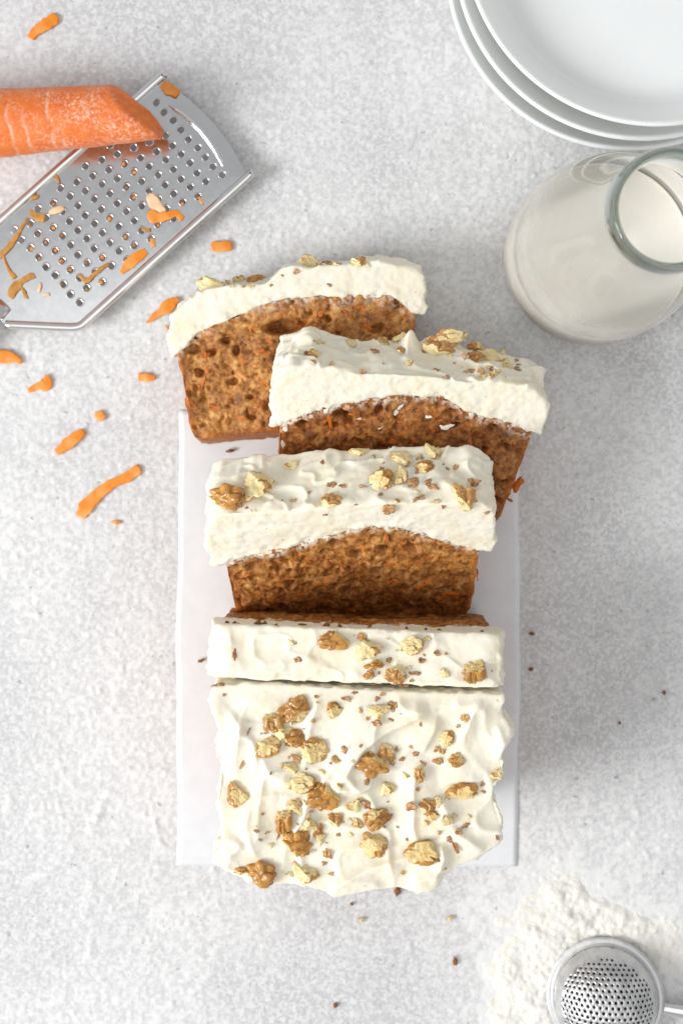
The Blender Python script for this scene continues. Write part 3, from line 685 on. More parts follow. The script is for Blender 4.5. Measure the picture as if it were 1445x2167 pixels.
# px, py, width, height, kind, turn in degrees, label (None: small flake shared label)
NUTS = {'loaf': [
 (622, 1500, 74, 62, 'G', 20, 'large amber walnut kernel topping the walnut cluster nearest the upright slice'),
 (612, 1513, 22, 46, 'C', 60, 'cream walnut sliver lying across the big amber kernel'),
 (578, 1526, 52, 50, 'G', 100, 'brown walnut kernel on the left of the big cluster'),
 (601, 1545, 46, 40, 'C', 10, 'knobbly cream walnut chunk in the middle of the big cluster'),
 (568, 1582, 58, 48, 'M', 15, 'pale tan walnut kernel at the lower left end of the big cluster'),
 (622, 1562, 54, 40, 'G', -10, 'amber walnut kernel in the big cluster beside a cream chunk'),
 (666, 1588, 62, 56, 'M', -35, 'half skinned walnut kernel at the lower right end of the big cluster'),
 (708, 1503, 34, 38, 'M', 70, 'small brown and cream walnut crumb right of the big cluster'),
 (800, 1507, 58, 36, 'C', 10, 'flat pale walnut chunk behind the knife ridge in the frosting'),
 (787, 1616, 78, 56, 'G', -35, 'two toned walnut kernel below the long ridge in the frosting'),
 (815, 1592, 48, 44, 'C', 30, 'crumbly pale walnut pieces beside the two toned kernel'),
 (945, 1563, 36, 36, 'M', 40, 'broken brown walnut bit on the right side of the loaf'),
 (966, 1607, 38, 34, 'G', 10, 'small square golden walnut bit near the loaf\'s right edge'),
 (1047, 1638, 32, 26, 'C', 0, 'cream walnut crumb hanging over the loaf\'s right edge'),
 (886, 1638, 26, 40, 'C', 80, 'wedge shaped cream walnut piece standing in the frosting'),
 (503, 1680, 52, 58, 'M', 55, 'tan walnut kernel alone at the loaf\'s left edge'),
 (638, 1656, 64, 46, 'C', 20, 'cream walnut chunk tucked above the round golden kernel'),
 (616, 1626, 34, 28, 'C', 0, 'small pale walnut chip under the big cluster'),
 (685, 1684, 72, 62, 'G', 10, 'round glossy golden walnut kernel at the centre of the loaf'),
 (622, 1708, 40, 42, 'C', 70, 'smooth cream walnut piece left of the round golden kernel'),
 (653, 1742, 44, 36, 'C', 30, 'angular cream walnut piece above the curled kernel'),
 (672, 1756, 26, 34, 'G', 60, 'small amber walnut bit between two cream pieces'),
 (711, 1734, 38, 34, 'C', 0, 'square cream walnut piece at the middle of the loaf'),
 (744, 1704, 36, 34, 'C', 50, 'pointed cream walnut piece right of the round kernel'),
 (756, 1741, 26, 24, 'M', 20, 'little grey brown walnut bit between the two middle clusters'),
 (798, 1733, 62, 50, 'G', 40, 'amber walnut kernel at the top of the right cluster'),
 (793, 1786, 66, 56, 'M', 15, 'walnut kernel with russet tip at the bottom of the right cluster'),
 (600, 1738, 40, 66, 'G', 30, 'long golden walnut strip pointing at the curled kernel'),
 (630, 1782, 70, 62, 'G', 15, 'large curled golden walnut kernel near the loaf\'s rounded end'),
 (976, 1672, 72, 44, 'M', -20, 'walnut half with dark amber underside near the right edge'),
 (894, 1804, 84, 54, 'M', 38, 'big walnut half lying diagonally near the loaf\'s end'),
 (905, 1704, 42, 32, 'C', 20, 'small cream walnut piece beside a dark curled flake'),
 (926, 1698, 24, 26, 'C', 60, 'thin cream walnut chip near the right cluster of flakes'),
 (945, 1735, 34, 24, 'C', 0, 'pale yellow walnut crumb among the flakes at right'),
 (553, 1848, 66, 62, 'G', 65, 'round striped walnut kernel overhanging the loaf\'s end'),
 (650, 1844, 64, 50, 'C', -10, 'cream walnut piece with brown rim at the loaf\'s end'),
 (509, 1842, 30, 20, 'G', -30, 'brown walnut scrap poking from the loaf\'s bottom left corner'),
 (678, 1777, 24, 28, 'C', 70, 'small cream walnut crumb right of the curled kernel'),
 (692, 1806, 22, 24, 'C', 10, 'round cream walnut crumb below the curled kernel'),
 (821, 1668, 34, 34, 'C', 0, 'pale walnut piece half sunk in the frosting'),
 (462, 1450, 32, 14, 'F', 0, 'orange brown walnut flake on the loaf\'s left front corner'),
 (871, 1706, 26, 24, 'F', 50, 'dark curled walnut skin flake right of the amber cluster'),
 (916, 1727, 30, 26, 'M', 30, 'small brown edged walnut bit beneath a cream piece'),
 (833, 1492, 24, 24, 'F', 40, 'reddish walnut flake above the long frosting ridge'),
 (797, 1530, 26, 14, 'F', -15, None), (926, 1611, 26, 15, 'F', -5, None), (923, 1585, 16, 13, 'F', 30, None), (880, 1595, 14, 15, 'F', 120, None), (711, 1607, 22, 16, 'F', -30, None), (728, 1586, 15, 17, 'F', 60, None), (627, 1604, 32, 16, 'F', -40, None), (763, 1504, 9, 19, 'F', 0, None), (969, 1537, 11, 9, 'F', 0, None), (890, 1533, 8, 14, 'F', 10, None), (732, 1478, 24, 11, 'F', -15, None), (750, 1466, 18, 7, 'F', 0, None), (670, 1474, 11, 8, 'F', 0, None), (797, 1478, 14, 10, 'F', 45, None), (809, 1469, 13, 9, 'F', 40, None), (630, 1700, 18, 22, 'F', 40, None), (775, 1702, 17, 28, 'F', 55, None), (983, 1748, 22, 12, 'F', 30, None), (969, 1760, 18, 14, 'F', 10, None), (950, 1776, 15, 16, 'F', 30, None), (963, 1791, 10, 30, 'F', 25, None), (716, 1765, 10, 10, 'F', 0, None), (701, 1849, 14, 10, 'F', 0, None), (687, 1826, 12, 10, 'F', 20, None), (565, 1762, 13, 6, 'F', 10, None), (590, 1767, 5, 26, 'F', -25, None), (551, 1777, 11, 6, 'F', -30, None), (776, 1657, 16, 15, 'F', 30, None), (1052, 1772, 8, 16, 'F', 20, None), (861, 1775, 6, 9, 'F', 0, None), (883, 1670, 10, 11, 'F', 0, None), (1021, 1658, 9, 13, 'F', 0, None), (815, 1600, 12, 5, 'F', -20, None), (850, 1606, 15, 10, 'F', 20, None), (895, 1615, 18, 8, 'F', -40, None), (525, 1550, 5, 24, 'F', -20, None), (512, 1618, 6, 20, 'F', -25, None), (573, 1637, 6, 9, 'F', 0, None), (869, 1580, 9, 10, 'F', 0, None), (839, 1585, 9, 13, 'F', -20, None), (930, 1762, 9, 12, 'F', 50, None), (903, 1723, 16, 6, 'F', 10, None), (658, 1717, 12, 7, 'F', 0, None), (763, 1579, 9, 8, 'F', 0, None), (778, 1520, 9, 8, 'F', 30, None), (828, 1523, 15, 6, 'F', -30, None), (700, 1615, 8, 7, 'F', 0, None), (663, 1525, 12, 12, 'C', 0, None), (595, 1618, 10, 8, 'C', 0, None), (742, 1765, 10, 12, 'C', 0, None), (860, 1640, 20, 14, 'C', 40, None), (960, 1725, 16, 12, 'C', 20, None), (935, 1590, 18, 14, 'C', 0, None), (902, 1742, 16, 14, 'C', 0, None), (985, 1520, 26, 20, 'C', 45, None), (665, 1800, 9, 8, 'C', 0, None)],
 's4': [
 (706, 1355, 70, 42, 'G', 5, 'glossy golden walnut kernel at the middle of the upright slice'),
 (784, 1375, 58, 46, 'C', 25, 'lumpy cream walnut piece right of the golden kernel on the upright slice'),
 (790, 1406, 46, 22, 'G', 15, 'narrow amber walnut bit under the lumpy cream piece'),
 (780, 1428, 26, 24, 'G', 0, 'tiny amber walnut bit at the upright slice\'s near edge'),
 (836, 1428, 52, 44, 'C', -20, 'yellowish walnut piece at the near edge of the upright slice'),
 (870, 1364, 56, 44, 'C', 40, 'cream walnut piece with brown side towards the far edge of the upright slice'),
 (1001, 1424, 54, 56, 'G', 55, 'russet walnut kernel at the right end of the upright slice'),
 (766, 1347, 24, 18, 'G', -10, 'small tan walnut bit near the far edge of the upright slice'),
 (940, 1423, 22, 22, 'C', -50, 'small tan walnut chip left of the russet kernel on the upright slice'),
 (823, 1397, 17, 13, 'F', 20, None), (892, 1397, 16, 13, 'F', 0, None), (878, 1425, 28, 9, 'F', -10, None), (923, 1382, 16, 13, 'F', 0, None), (944, 1383, 8, 6, 'F', 0, None), (630, 1396, 18, 14, 'F', -20, None), (496, 1385, 10, 28, 'F', 0, None), (854, 1456, 22, 8, 'F', 0, None), (806, 1447, 12, 10, 'F', 40, None), (620, 1359, 22, 14, 'C', 0, None), (790, 1452, 18, 6, 'F', 0, None), (1040, 1420, 5, 5, 'F', 0, None), (905, 1350, 18, 12, 'C', 0, None)],
 's3': [
 (482, 1054, 84, 62, 'G', 15, 'big dark amber walnut kernel at the left corner of the front slice'),
 (551, 1030, 72, 70, 'C', 30, 'big cream walnut chunk beside the dark amber kernel on the front slice'),
 (702, 1060, 50, 36, 'C', 20, 'pale walnut piece alone at the middle of the front slice'),
 (806, 1018, 52, 54, 'M', 70, 'tan and cream walnut piece on the front slice\'s right half'),
 (845, 1012, 36, 56, 'C', 10, 'cream walnut wedge next to the tan piece on the front slice'),
 (850, 972, 46, 40, 'C', 0, 'cream walnut piece at the far edge of the front slice'),
 (899, 990, 46, 36, 'G', 0, 'reddish walnut kernel near the far edge of the front slice'),
 (918, 957, 40, 42, 'C', 45, 'yellow walnut piece standing at the far edge of the front slice'),
 (760, 958, 46, 22, 'C', 0, 'low pale walnut crumb at the far edge of the front slice'),
 (985, 1052, 54, 62, 'C', 60, 'large cream walnut piece at the right end of the front slice'),
 (1001, 1020, 20, 30, 'F', 75, 'dark red walnut skin flake on the large cream piece'),
 (875, 1022, 34, 28, 'F', 30, 'brown walnut skin shard beside the reddish kernel'),
 (823, 1075, 30, 26, 'F', 20, 'tan triangular walnut flake near the front slice\'s cut edge'),
 (614, 986, 36, 24, 'C', 0, 'flat cream walnut crumb behind the big cream chunk'),
 (702, 1026, 22, 14, 'F', -15, None), (725, 1029, 18, 9, 'F', 0, None), (769, 1030, 18, 8, 'F', 0, None), (914, 1030, 32, 12, 'F', -20, None), (905, 1020, 14, 22, 'F', -30, None), (888, 1053, 22, 13, 'F', 10, None), (1029, 1085, 13, 13, 'F', 0, None), (938, 1071, 9, 11, 'F', 0, None), (688, 1089, 12, 6, 'F', -10, None), (753, 1068, 10, 4, 'F', 10, None), (621, 1060, 14, 12, 'F', 40, None), (653, 1043, 12, 7, 'F', 30, None), (682, 978, 10, 12, 'F', 0, None), (962, 990, 16, 12, 'F', 60, None), (522, 1075, 10, 8, 'F', 0, None), (808, 993, 10, 12, 'F', 20, None), (804, 1046, 14, 7, 'F', 20, None), (840, 1060, 14, 12, 'C', 0, None), (925, 1062, 16, 14, 'C', 0, None), (880, 1040, 14, 10, 'C', 30, None), (545, 1023, 20, 6, 'F', -40, None), (893, 968, 9, 10, 'F', 0, None)],
 's2': [
 (930, 733, 62, 38, 'C', 10, 'long cream walnut piece on the ragged slice\'s far edge'),
 (953, 707, 62, 34, 'C', 15, 'upright cream walnut half at the back of the ragged slice'),
 (1006, 730, 32, 28, 'G', 30, 'dark olive walnut bit at the back of the ragged slice'),
 (1006, 760, 38, 30, 'G', 20, 'glossy amber walnut bit on the ragged slice\'s right half'),
 (1032, 758, 42, 34, 'C', -20, 'yellow walnut piece beside the glossy amber bit'),
 (1066, 772, 36, 24, 'C', 20, 'cream walnut crumb near the ragged slice\'s right corner'),
 (1061, 746, 18, 18, 'C', 0, 'tiny cream walnut nib sticking up at the ragged slice\'s back edge'),
 (806, 722, 28, 20, 'C', 0, 'low cream walnut crumb left of the frosting peak'),
 (841, 712, 26, 24, 'C', 40, 'cream walnut crumb against the frosting peak'),
 (667, 751, 32, 20, 'M', 0, 'tan walnut bit near the ragged slice\'s left corner'),
 (793, 744, 24, 14, 'F', -30, None), (766, 788, 12, 17, 'F', 60, None), (848, 742, 22, 20, 'C', 0, None), (865, 768, 20, 20, 'C', 0, None), (898, 744, 22, 10, 'F', -10, None), (998, 785, 20, 12, 'F', 0, None), (1022, 787, 8, 8, 'F', 0, None), (961, 769, 7, 7, 'F', 0, None), (811, 769, 5, 7, 'F', 0, None), (743, 727, 26, 18, 'C', 0, None), (1096, 772, 12, 5, 'F', 0, None), (985, 712, 14, 12, 'C', 0, None)],
 's1': [
 (448, 604, 54, 30, 'C', 20, 'cream walnut piece on the flat slice\'s edge nearest the grater'),
 (505, 589, 26, 24, 'C', 60, 'yellow green walnut crumb on the flat slice\'s outer edge'),
 (542, 592, 36, 18, 'G', 0, 'brown walnut bit on the flat slice\'s outer edge'),
 (650, 552, 56, 34, 'C', -5, 'lumpy cream walnut piece at the top edge of the flat slice'),
 (692, 559, 22, 16, 'G', 0, 'small tan walnut bit right of the lumpy cream piece'),
 (759, 554, 32, 22, 'C', 0, 'pale walnut crumb at the flat slice\'s far right'),
 (481, 596, 16, 12, 'C', 0, None), (574, 604, 9, 7, 'F', 0, None), (598, 582, 8, 8, 'F', 0, None)]}
rx = random.Random(5)
for host, n_, box in (('loaf', 52, (475, 1045, 1470, 1850)), ('s3', 20, (470, 1025, 965, 1080)), ('s4', 12, (480, 1040, 1345, 1440)), ('s2', 44, (650, 1120, 715, 800)), ('s1', 18, (430, 840, 560, 606))):
    big = [r for r in NUTS[host] if r[2] > 30]
    for _ in range(n_):
        b_ = rx.choice(big); r0 = .5 * max(b_[2], b_[3]); a_ = rx.uniform(0, 6.283); d_ = r0 + abs(rx.gauss(6, 22))
        x_, y_ = b_[0] + d_ * math.cos(a_), b_[1] + d_ * math.sin(a_) * .9
        x_ = min(max(x_, box[0]), box[1]); y_ = min(max(y_, box[2]), box[3])
        if host != 'loaf' and HOSTS[FTALL[host][0]][0].ray_cast(Vector(CAM.tolist()), (Vector((tx(x_), ty(y_), 0)) - Vector(CAM.tolist())).normalized())[0] is None: continue
        w_ = rx.choice((6, 7, 8, 9, 11, 14)) * (1.5 if host in ('s1', 's2') else 1.0); NUTS[host].append((x_, y_, w_, w_ * rx.uniform(.5, 1), 'C' if rx.random() < .62 else 'F', rx.uniform(-60, 60), None))
SMALL = []; cnt = {'G': 0, 'M': 0, 'C': 0, 'F': 0}
for host, rows in NUTS.items():
    for (px, py, w, h, kind, turn, label) in rows:
        loc, nor = cast(px, py, FTALL[host])
        small = label is None
        if host in ('s1', 's2') and not small: w, h = w * 1.22, h * 1.22
        pool = FLK if kind == 'F' else NUT[kind]
        me = pool[cnt[kind] % len(pool)]; cnt[kind] += 1
        o = link(('walnut_flake' if kind == 'F' else ('walnut_crumb' if small else 'walnut_piece')), me)
        sx, sy = w / 2 / PX / mag(loc.z), h / 2 / PX / mag(loc.z)
        nz = Vector((nor.x * .55, nor.y * .55, max(nor.z, .25))).normalized()
        rot = Vector((0, 0, 1)).rotation_difference(nz).to_matrix() @ Matrix.Rotation(math.radians(random.uniform(-12, 12) if kind != 'F' else random.uniform(-25, 25)), 3, 'X')
        flip = random.choice((0, 180))
        if kind == 'F': rz = Matrix.Rotation(math.radians(turn), 3, 'Z'); sz = (sx + sy) * .35
        else: rz = Matrix.Rotation(math.radians(flip), 3, 'Z'); sz = (sx + sy) * .42
        sz = max(sz, .03)
        o.matrix_world = Matrix.Translation(loc + nz * sz * (.12 if kind != 'F' else .35)) @ (rot @ rz).to_4x4() @ Matrix.Diagonal((sx, sy, sz, 1))
        if small: SMALL.append((o, host, kind, px, py, w, h))
        if small:
            tag(o, ('tiny brown walnut skin flake on ' if kind == 'F' else 'tiny cream walnut crumb on ') + WHERE[host], 'walnut', ('walnut flakes on ' if kind == 'F' else 'walnut crumbs on ') + WHERE[host])
        else: tag(o, label, 'walnut', 'chopped walnuts on the cake')

import re
def short(lab): return re.split(r" (?:on the|at the|near|in the|beside|below|above|towards|poking|hanging|alone|tucked|lying|standing|topping|left of|right of|overhanging|pointing|with|behind|against|sticking|half|among|under|between|next|of the|just)", lab)[0]
LM = {h: [(short(l), px, py) for (px, py, w, hh_, k, t, l) in rows if l] for h, rows in NUTS.items()}
allsh = [x[0] for v in LM.values() for x in v]
seen = set()
for (o, host, kind, px, py, w, h) in SMALL:
    noun = 'cream walnut crumb' if kind == 'C' else ('thin walnut skin sliver' if max(w, h) > 2.2 * min(w, h) else ('tiny walnut skin speck' if w * h < 130 else 'small brown walnut flake'))
    for (nm, lx, ly) in sorted(LM[host], key=lambda t: math.hypot(t[1] - px, t[2] - py)):
        if allsh.count(nm) > 1: continue
        a = math.degrees(math.atan2(ly - py, px - lx)) % 360
        dr = ('right of', 'up and right of', 'just above', 'up and left of', 'left of', 'down and left of', 'just below', 'down and right of')[int((a + 22.5) // 45) % 8]
        lab = f'{noun} {dr} the {nm}'
        if lab not in seen and len(lab.split()) <= 16: seen.add(lab); o['label'] = lab; break
# ------------------------------------------------------------------ carrot flecks and smears in the cut faces
def lump_mesh(name, seed, mat, squash=.35):
    d = IV3; r = 1 + .55 * vn(d * 1.8 + seed * 4, seed) + .2 * vn(d * 4.2, seed + 2)
    V = d * np.clip(r, .35, 2)[:, None] * np.array([1, 1, squash]); V[:, :2] /= np.abs(V[:, :2]).max(0)
    return mesh(name, V, IF3, [mat])
FK = [lump_mesh('carrot_fleck', 700 + i, M['fleck']) for i in range(5)]
SMR = [lump_mesh('frosting_smear', 800 + i, M['smear'], .3) for i in range(4)]
def stick(name, me, key, so, px, py, w, h, turn, lift=.1, thick=.3):
    loc, nor = cast(px, py, [key]); base = Vector(so['base'])
    o = link(name, me, so)
    sx, sy = w / 2 / PX / mag(loc.z), h / 2 / PX / mag(loc.z)
    q = Vector((0, 0, 1)).rotation_difference((nor + Vector((0, 0, .8))).normalized()).to_matrix() @ Matrix.Rotation(math.radians(turn), 3, 'Z')
    o.matrix_local = Matrix.Translation(loc - base + nor * lift * .1) @ q.to_4x4() @ Matrix.Diagonal((sx, sy, thick * .5 * (sx + sy), 1))
    return o
k = 0
for key, so, rows in (('s1c', sp1, [(680, 660, 16, 20, 0), (778, 692, 16, 20, 30), (715, 698, 12, 9, 0), (431, 810, 9, 30, -25), (432, 846, 26, 9, -20), (455, 860, 26, 9, -10), (517, 800, 12, 11, 0), (553, 743, 14, 10, 10), (470, 752, 9, 12, 0), (436, 755, 8, 18, 10), (540, 860, 14, 8, -30), (738, 665, 8, 26, 40), (616, 640, 10, 10, 0), (400, 850, 10, 26, 15), (690, 640, 12, 8, 0), (820, 705, 12, 8, 0)]),
                      ('s2c', sp2, [(698, 890, 11, 34, -10), (826, 932, 26, 22, -30), (848, 892, 16, 14, 0), (995, 936, 13, 30, 10), (932, 925, 18, 12, 0), (1100, 1028, 26, 30, -30), (750, 932, 9, 12, 0), (1080, 1060, 16, 22, 0), (860, 905, 12, 14, 0), (1008, 985, 9, 14, 0), (780, 945, 14, 8, 20), (655, 945, 10, 8, 0)]),
                      ('s3c', sp3, [(829, 1193, 22, 17, 0), (832, 1226, 26, 11, 15), (818, 1137, 12, 20, 0), (745, 1290, 15, 13, 0), (955, 1256, 34, 12, 20), (695, 1198, 11, 9, 0), (543, 1263, 14, 9, 0), (672, 1236, 12, 10, 0), (905, 1178, 12, 14, 0), (880, 1187, 10, 8, 0), (1012, 1215, 11, 22, 0), (570, 1292, 20, 10, 0), (930, 1268, 18, 9, 20), (640, 1258, 16, 9, 10)])):
    for (px, py, w, h, t) in rows:
        stick('carrot_fleck', FK[k % 5], key, so, px, py, (w * 1.35 if w >= h else w * .75), (h * 1.35 if h > w else h * .75), t + random.uniform(-20, 20), -.05, .3); k += 1
rx = random.Random(9)
for key, so, C, n_, bmax in (('s1c', sp1, C1, 30, .74), ('s2c', sp2, C2, 26, .66), ('s3c', sp3, C3, 30, .56)):
    for _ in range(n_):
        a_, b_ = rx.uniform(.05, .95), rx.uniform(.04, bmax + .12 * rx.random())
        w_ = trilinear(C, np.array([a_]), np.array([b_]), np.array([-.05]))[0]
        T_ = CAM + (w_ - CAM) * HC / (HC - w_[2]); px, py = T_[0] * PX + 722.5, 1083.5 - T_[1] * PX
        L_ = rx.choice((7, 9, 11, 15, 20, 26)); stick('carrot_fleck', FK[k % 5], key, so, px, py, L_, max(4, L_ * rx.uniform(.22, .5)), rx.uniform(0, 180), -.12, .4); k += 1
for (px, py, w, h, t) in ((848, 858, 17, 30, -20), (838, 872, 14, 20, -40), (945, 902, 46, 24, 10), (968, 893, 14, 22, 0), (906, 882, 26, 10, -10), (880, 868, 14, 10, 0), (760, 885, 36, 10, -10), (603, 905, 16, 30, 0), (600, 940, 14, 30, 10), (599, 968, 10, 24, 0), (622, 880, 22, 26, 20), (828, 948, 22, 8, -10), (690, 866, 18, 24, 0), (1075, 880, 30, 22, 0), (806, 905, 24, 7, 30)):
    stick('frosting_smear', SMR[k % 4], 's2c', sp2, px, py, w * .8, h * .8, t, -.04, .2); k += 1

CC = [lump_mesh('carrot_crumb', 950 + i, M['oily'] if i == 0 else M['carrot_flesh'], .8) for i in range(3)]
# crumbs: small irregular lumps on paper and table
CRM = [lump_mesh('crumb', 900 + i, M['crumb'], .6) for i in range(4)]
def surf_z(px, py): return .1 if (376 < px < 1099 and 868 < py < 1830) else .0
CR = [(1126, 1341, 15, 9, 'orange brown crumb just off the parchment\'s right edge'), (1123, 1416, 12, 9, 'dark brown crumb by the parchment\'s right edge, lower of two'), (1404, 1466, 9, 9, 'lone brown speck of crumb far right on the bare table'),
      (841, 1886, 14, 26, 'dark walnut skin crumb fallen just beyond the loaf\'s end'), (963, 2034, 12, 22, 'tan brown crumb on the table between loaf and sieve'), (710, 2127, 11, 13, 'dark brown crumb nearest the bottom of the table'), (744, 1913, 8, 8, 'very small tan crumb below the loaf\'s end'),
      (426, 1398, 17, 9, 'orange brown crumb on the parchment left of the upright slice'), (978, 1310, 24, 16, 'brown cake crumb on the parchment right of the front slice\'s foot'), (960, 1325, 14, 11, 'cake crumb wedged behind the upright slice'), (1310, 1530, 7, 7, 'faint brown speck on the right of the table'), (440, 1034, 10, 12, 'pale crumb on the parchment by the front slice\'s left corner'), (488, 954, 22, 9, 'orange brown crumb under the flat slice\'s cut corner')]
for i, (px, py, w, h, lab) in enumerate(CR):
    z = surf_z(px, py) + .05; p = P(px, py, z)
    o = link('cake_crumb', CRM[i % 4], None, p); o.scale = (w / 2 / PX, h / 2 / PX, (w + h) / 5 / PX); o.rotation_euler = (0, 0, math.radians(random.uniform(-20, 20)))
    tag(o, lab, 'crumb', 'crumbs fallen around the cake')
for px, py, lab in ((765, 1949, 'small cream walnut crumb on the table left of a tan crumb'), (952, 1945, 'small cream walnut crumb on the table above the tan crumb')):
    o = link('walnut_crumb', NUT['C'][2], None, P(px, py, .08)); o.scale = (.13, .13, .1); tag(o, lab, 'walnut', 'crumbs fallen around the cake')
# crumbs clinging to the upright slice's far edge
for i, (px, py, w, h) in enumerate(((500, 1306, 24, 14), (545, 1306, 26, 20), (560, 1312, 16, 12), (585, 1316, 16, 10), (690, 1319, 40, 16), (720, 1322, 20, 12), (640, 1322, 24, 10), (780, 1327, 26, 10), (860, 1330, 22, 10), (930, 1334, 18, 9), (480, 1308, 16, 10), (900, 1333, 16, 8), (1020, 1342, 18, 8))):
    z = 7.2; p = P(px, py + 4, z); loc, nor, _, _ = HOSTS['s4'][0].find_nearest(Vector(p.tolist()))
    o = link('crumb', CRM[i % 4], s4); o.location = loc + nor * .02 - s4.location; o.scale = (w / 2 / PX / 1.15, h / 2 / PX / 1.15, .12)
    o.rotation_euler = (.2, .1 * i, i)

# ------------------------------------------------------------------ carrot shreds
def shred(pts, thick=.16, z=.05, mat=None, seed=0, lift=.05):
    """flat grated strip along px centre line with px widths"""
    pts = [tuple(q) for q in pts]
    sm = smooth_profile([(a, b, c) for a, b, c in pts], 7)
    e0, e1 = sm[0].copy(), sm[-1].copy()
    d0 = sm[0, :2] - sm[1, :2]; d0 /= np.linalg.norm(d0) + 1e-9; d1 = sm[-1, :2] - sm[-2, :2]; d1 /= np.linalg.norm(d1) + 1e-9
    cap0 = [[*(e0[:2] + d0 * e0[2] * .10), e0[2] * .82]]; cap1 = [[*(e1[:2] + d1 * e1[2] * .10), e1[2] * .82]]
    sm = np.vstack([cap0, sm, cap1]); m = len(sm)
    L = np.linspace(0, 1, m)
    zz = z + thick * .5 + lift * np.sin(L * math.pi * 1.0) * (1 if seed % 2 else .3)
    c = np.array([P(a, b, z0) for (a, b, _), z0 in zip(sm, zz)])
    wid = np.maximum(sm[:, 2], 2) / 2 / PX / mag(z)
    wid = wid * (1 + .30 * fbm(p3(L * m * .35 + seed, L * 0), 3, seed))
    V, F = tube(c, wid, 16, np.clip(thick / 2 / wid, .1, 1.1), sq=.55)
    V = V + np.stack([.05 * fbm(V * 4.5 + seed, 3, seed), .05 * fbm(V * 4.5 + 9, 3, seed + 1), .04 * fbm(V * 4, 2, seed + 2)], 1)
    base = c[len(c) // 2].copy(); base[2] = z
    return base, V - base, F
def add_shred(pts, label, z=.03, mat='carrot_flesh', thick=.16, seed=0, group='grated carrot scattered on the table', lift=.05):
    b, V, F = shred(pts, thick, z, None, seed, lift)
    return tag(link('carrot_shred', mesh('carrot_shred', V, F, [M[mat]]), None, b), label, 'carrot shred', group)
SH = [([(119, 33, 16), (108, 46, 25), (90, 56, 22), (74, 68, 19), (65, 80, 16)], 'thick carrot shred alone above the whole carrot'),
 ([(450, 521, 20), (470, 521, 23), (490, 521, 19)], 'short brick shaped carrot bit beside the grater'),
 ([(376, 632, 12), (358, 646, 26), (335, 664, 17), (310, 683, 4)], 'pointed carrot shred between grater and flat slice'),
 ([(-20, 754, 28), (14, 755, 27), (36, 760, 17), (46, 767, 6)], 'half round carrot slice below the grater handle'),
 ([(102, 795, 12), (98, 813, 26), (80, 818, 16), (60, 827, 10)], 'bent triangular carrot chip left of the flat slice'),
 ([(296, 798, 18), (311, 799, 18), (328, 799, 8)], 'small pentagon shaped carrot chip near the flat slice'),
 ([(203, 877, 14), (212, 880, 22), (221, 883, 14)], 'smallest square carrot chip in the middle of the shreds'),
 ([(177, 914, 20), (155, 930, 24), (122, 956, 18)], 'straight stubby carrot shred dusted with flour'),
 ([(294, 992, 22), (268, 1010, 22), (238, 1024, 20), (208, 1046, 26), (184, 1072, 32), (172, 1092, 24)], 'longest carrot shred, left of the front slice'),
 ([(237, 1105, 5), (247, 1106, 7), (256, 1105, 7)], 'thin pale carrot sliver below the longest shred'),
 ([(344, 178, 14), (358, 188, 26), (376, 198, 20)], 'orange carrot scrap on the corner of the grater\'s free end'),
 ([(352, 690, 5), (356, 696, 6), (362, 700, 4)], 'tiny carrot bit touching the flat slice\'s frosting')]
for i, (p, lab) in enumerate(SH): add_shred(p, lab, .0 if i != 10 else .80, seed=i, thick=.085 if i != 9 else .05)
ZG = .78   # grater plate height
GB = [([(316, 412, 14), (325, 426, 24), (338, 440, 18), (348, 448, 10)], 'pale peach carrot peel lying on the grater plate', 'pith'),
 ([(318, 449, 18), (330, 460, 26), (350, 458, 18), (372, 452, 15), (386, 462, 16)], 'biggest orange carrot shred on the grater plate', 'carrot_flesh'),
 ([(308, 532, 16), (290, 545, 24), (272, 560, 20), (258, 577, 8)], 'leaf shaped carrot shred at the grater\'s lower long side', 'carrot_flesh'),
 ([(229, 559, 9), (207, 575, 9), (186, 592, 11), (167, 584, 9)], 'thin crooked carrot thread on the grater plate', 'oily'),
 ([(58, 462, 6), (37, 498, 8), (15, 528, 13), (-2, 544, 10)], 'long thin carrot thread along the grater\'s left edge', 'oily'),
 ([(8, 543, 5), (17, 568, 6), (31, 588, 12)], 'short carrot thread below the long thin one', 'oily'),
 ([(72, 582, 12), (52, 592, 14), (33, 608, 20), (23, 630, 14)], 'forked brown orange carrot pulp near the grater handle', 'oily'),
 ([(46, 608, 5), (52, 618, 8), (55, 630, 8)], 'small hooked carrot bit beside the forked pulp', 'oily'),
 ([(64, 446, 9), (76, 458, 16), (94, 462, 18)], 'olive brown carrot pulp lump between grater holes', 'oily'),
 ([(106, 450, 8), (122, 444, 14), (136, 440, 9)], 'tan carrot smear above the lump of pulp', 'pith'),
 ([(64, 421, 6), (74, 418, 9), (82, 414, 6)], 'tan carrot crumb at the grater\'s far long side', 'oily'),
 ([(120, 372, 6), (124, 386, 7)], 'tiny upright carrot thread under the whole carrot', 'oily'),
 ([(321, 504, 7), (326, 521, 10)], 'little carrot chip above the leaf shaped shred', 'carrot_flesh'),
 ([(302, 485, 6), (318, 487, 9)], 'brown orange carrot bit under the biggest shred', 'oily'),
 ([(422, 418, 4), (428, 430, 5)], 'tiny curled carrot thread nearest the grater\'s free end', 'carrot_flesh'),
 ([(87, 600, 6), (83, 616, 6)], 'thin carrot thread right of the forked pulp', 'pith'),
 ([(92, 624, 5), (104, 621, 7)], 'tan carrot crumb near the grater\'s bottom corner', 'pith')]
for i, (p, lab, mt) in enumerate(GB): add_shred(p, lab, ZG + .03, mt, .07, 40 + i, 'carrot shreds caught on the grater', .06)

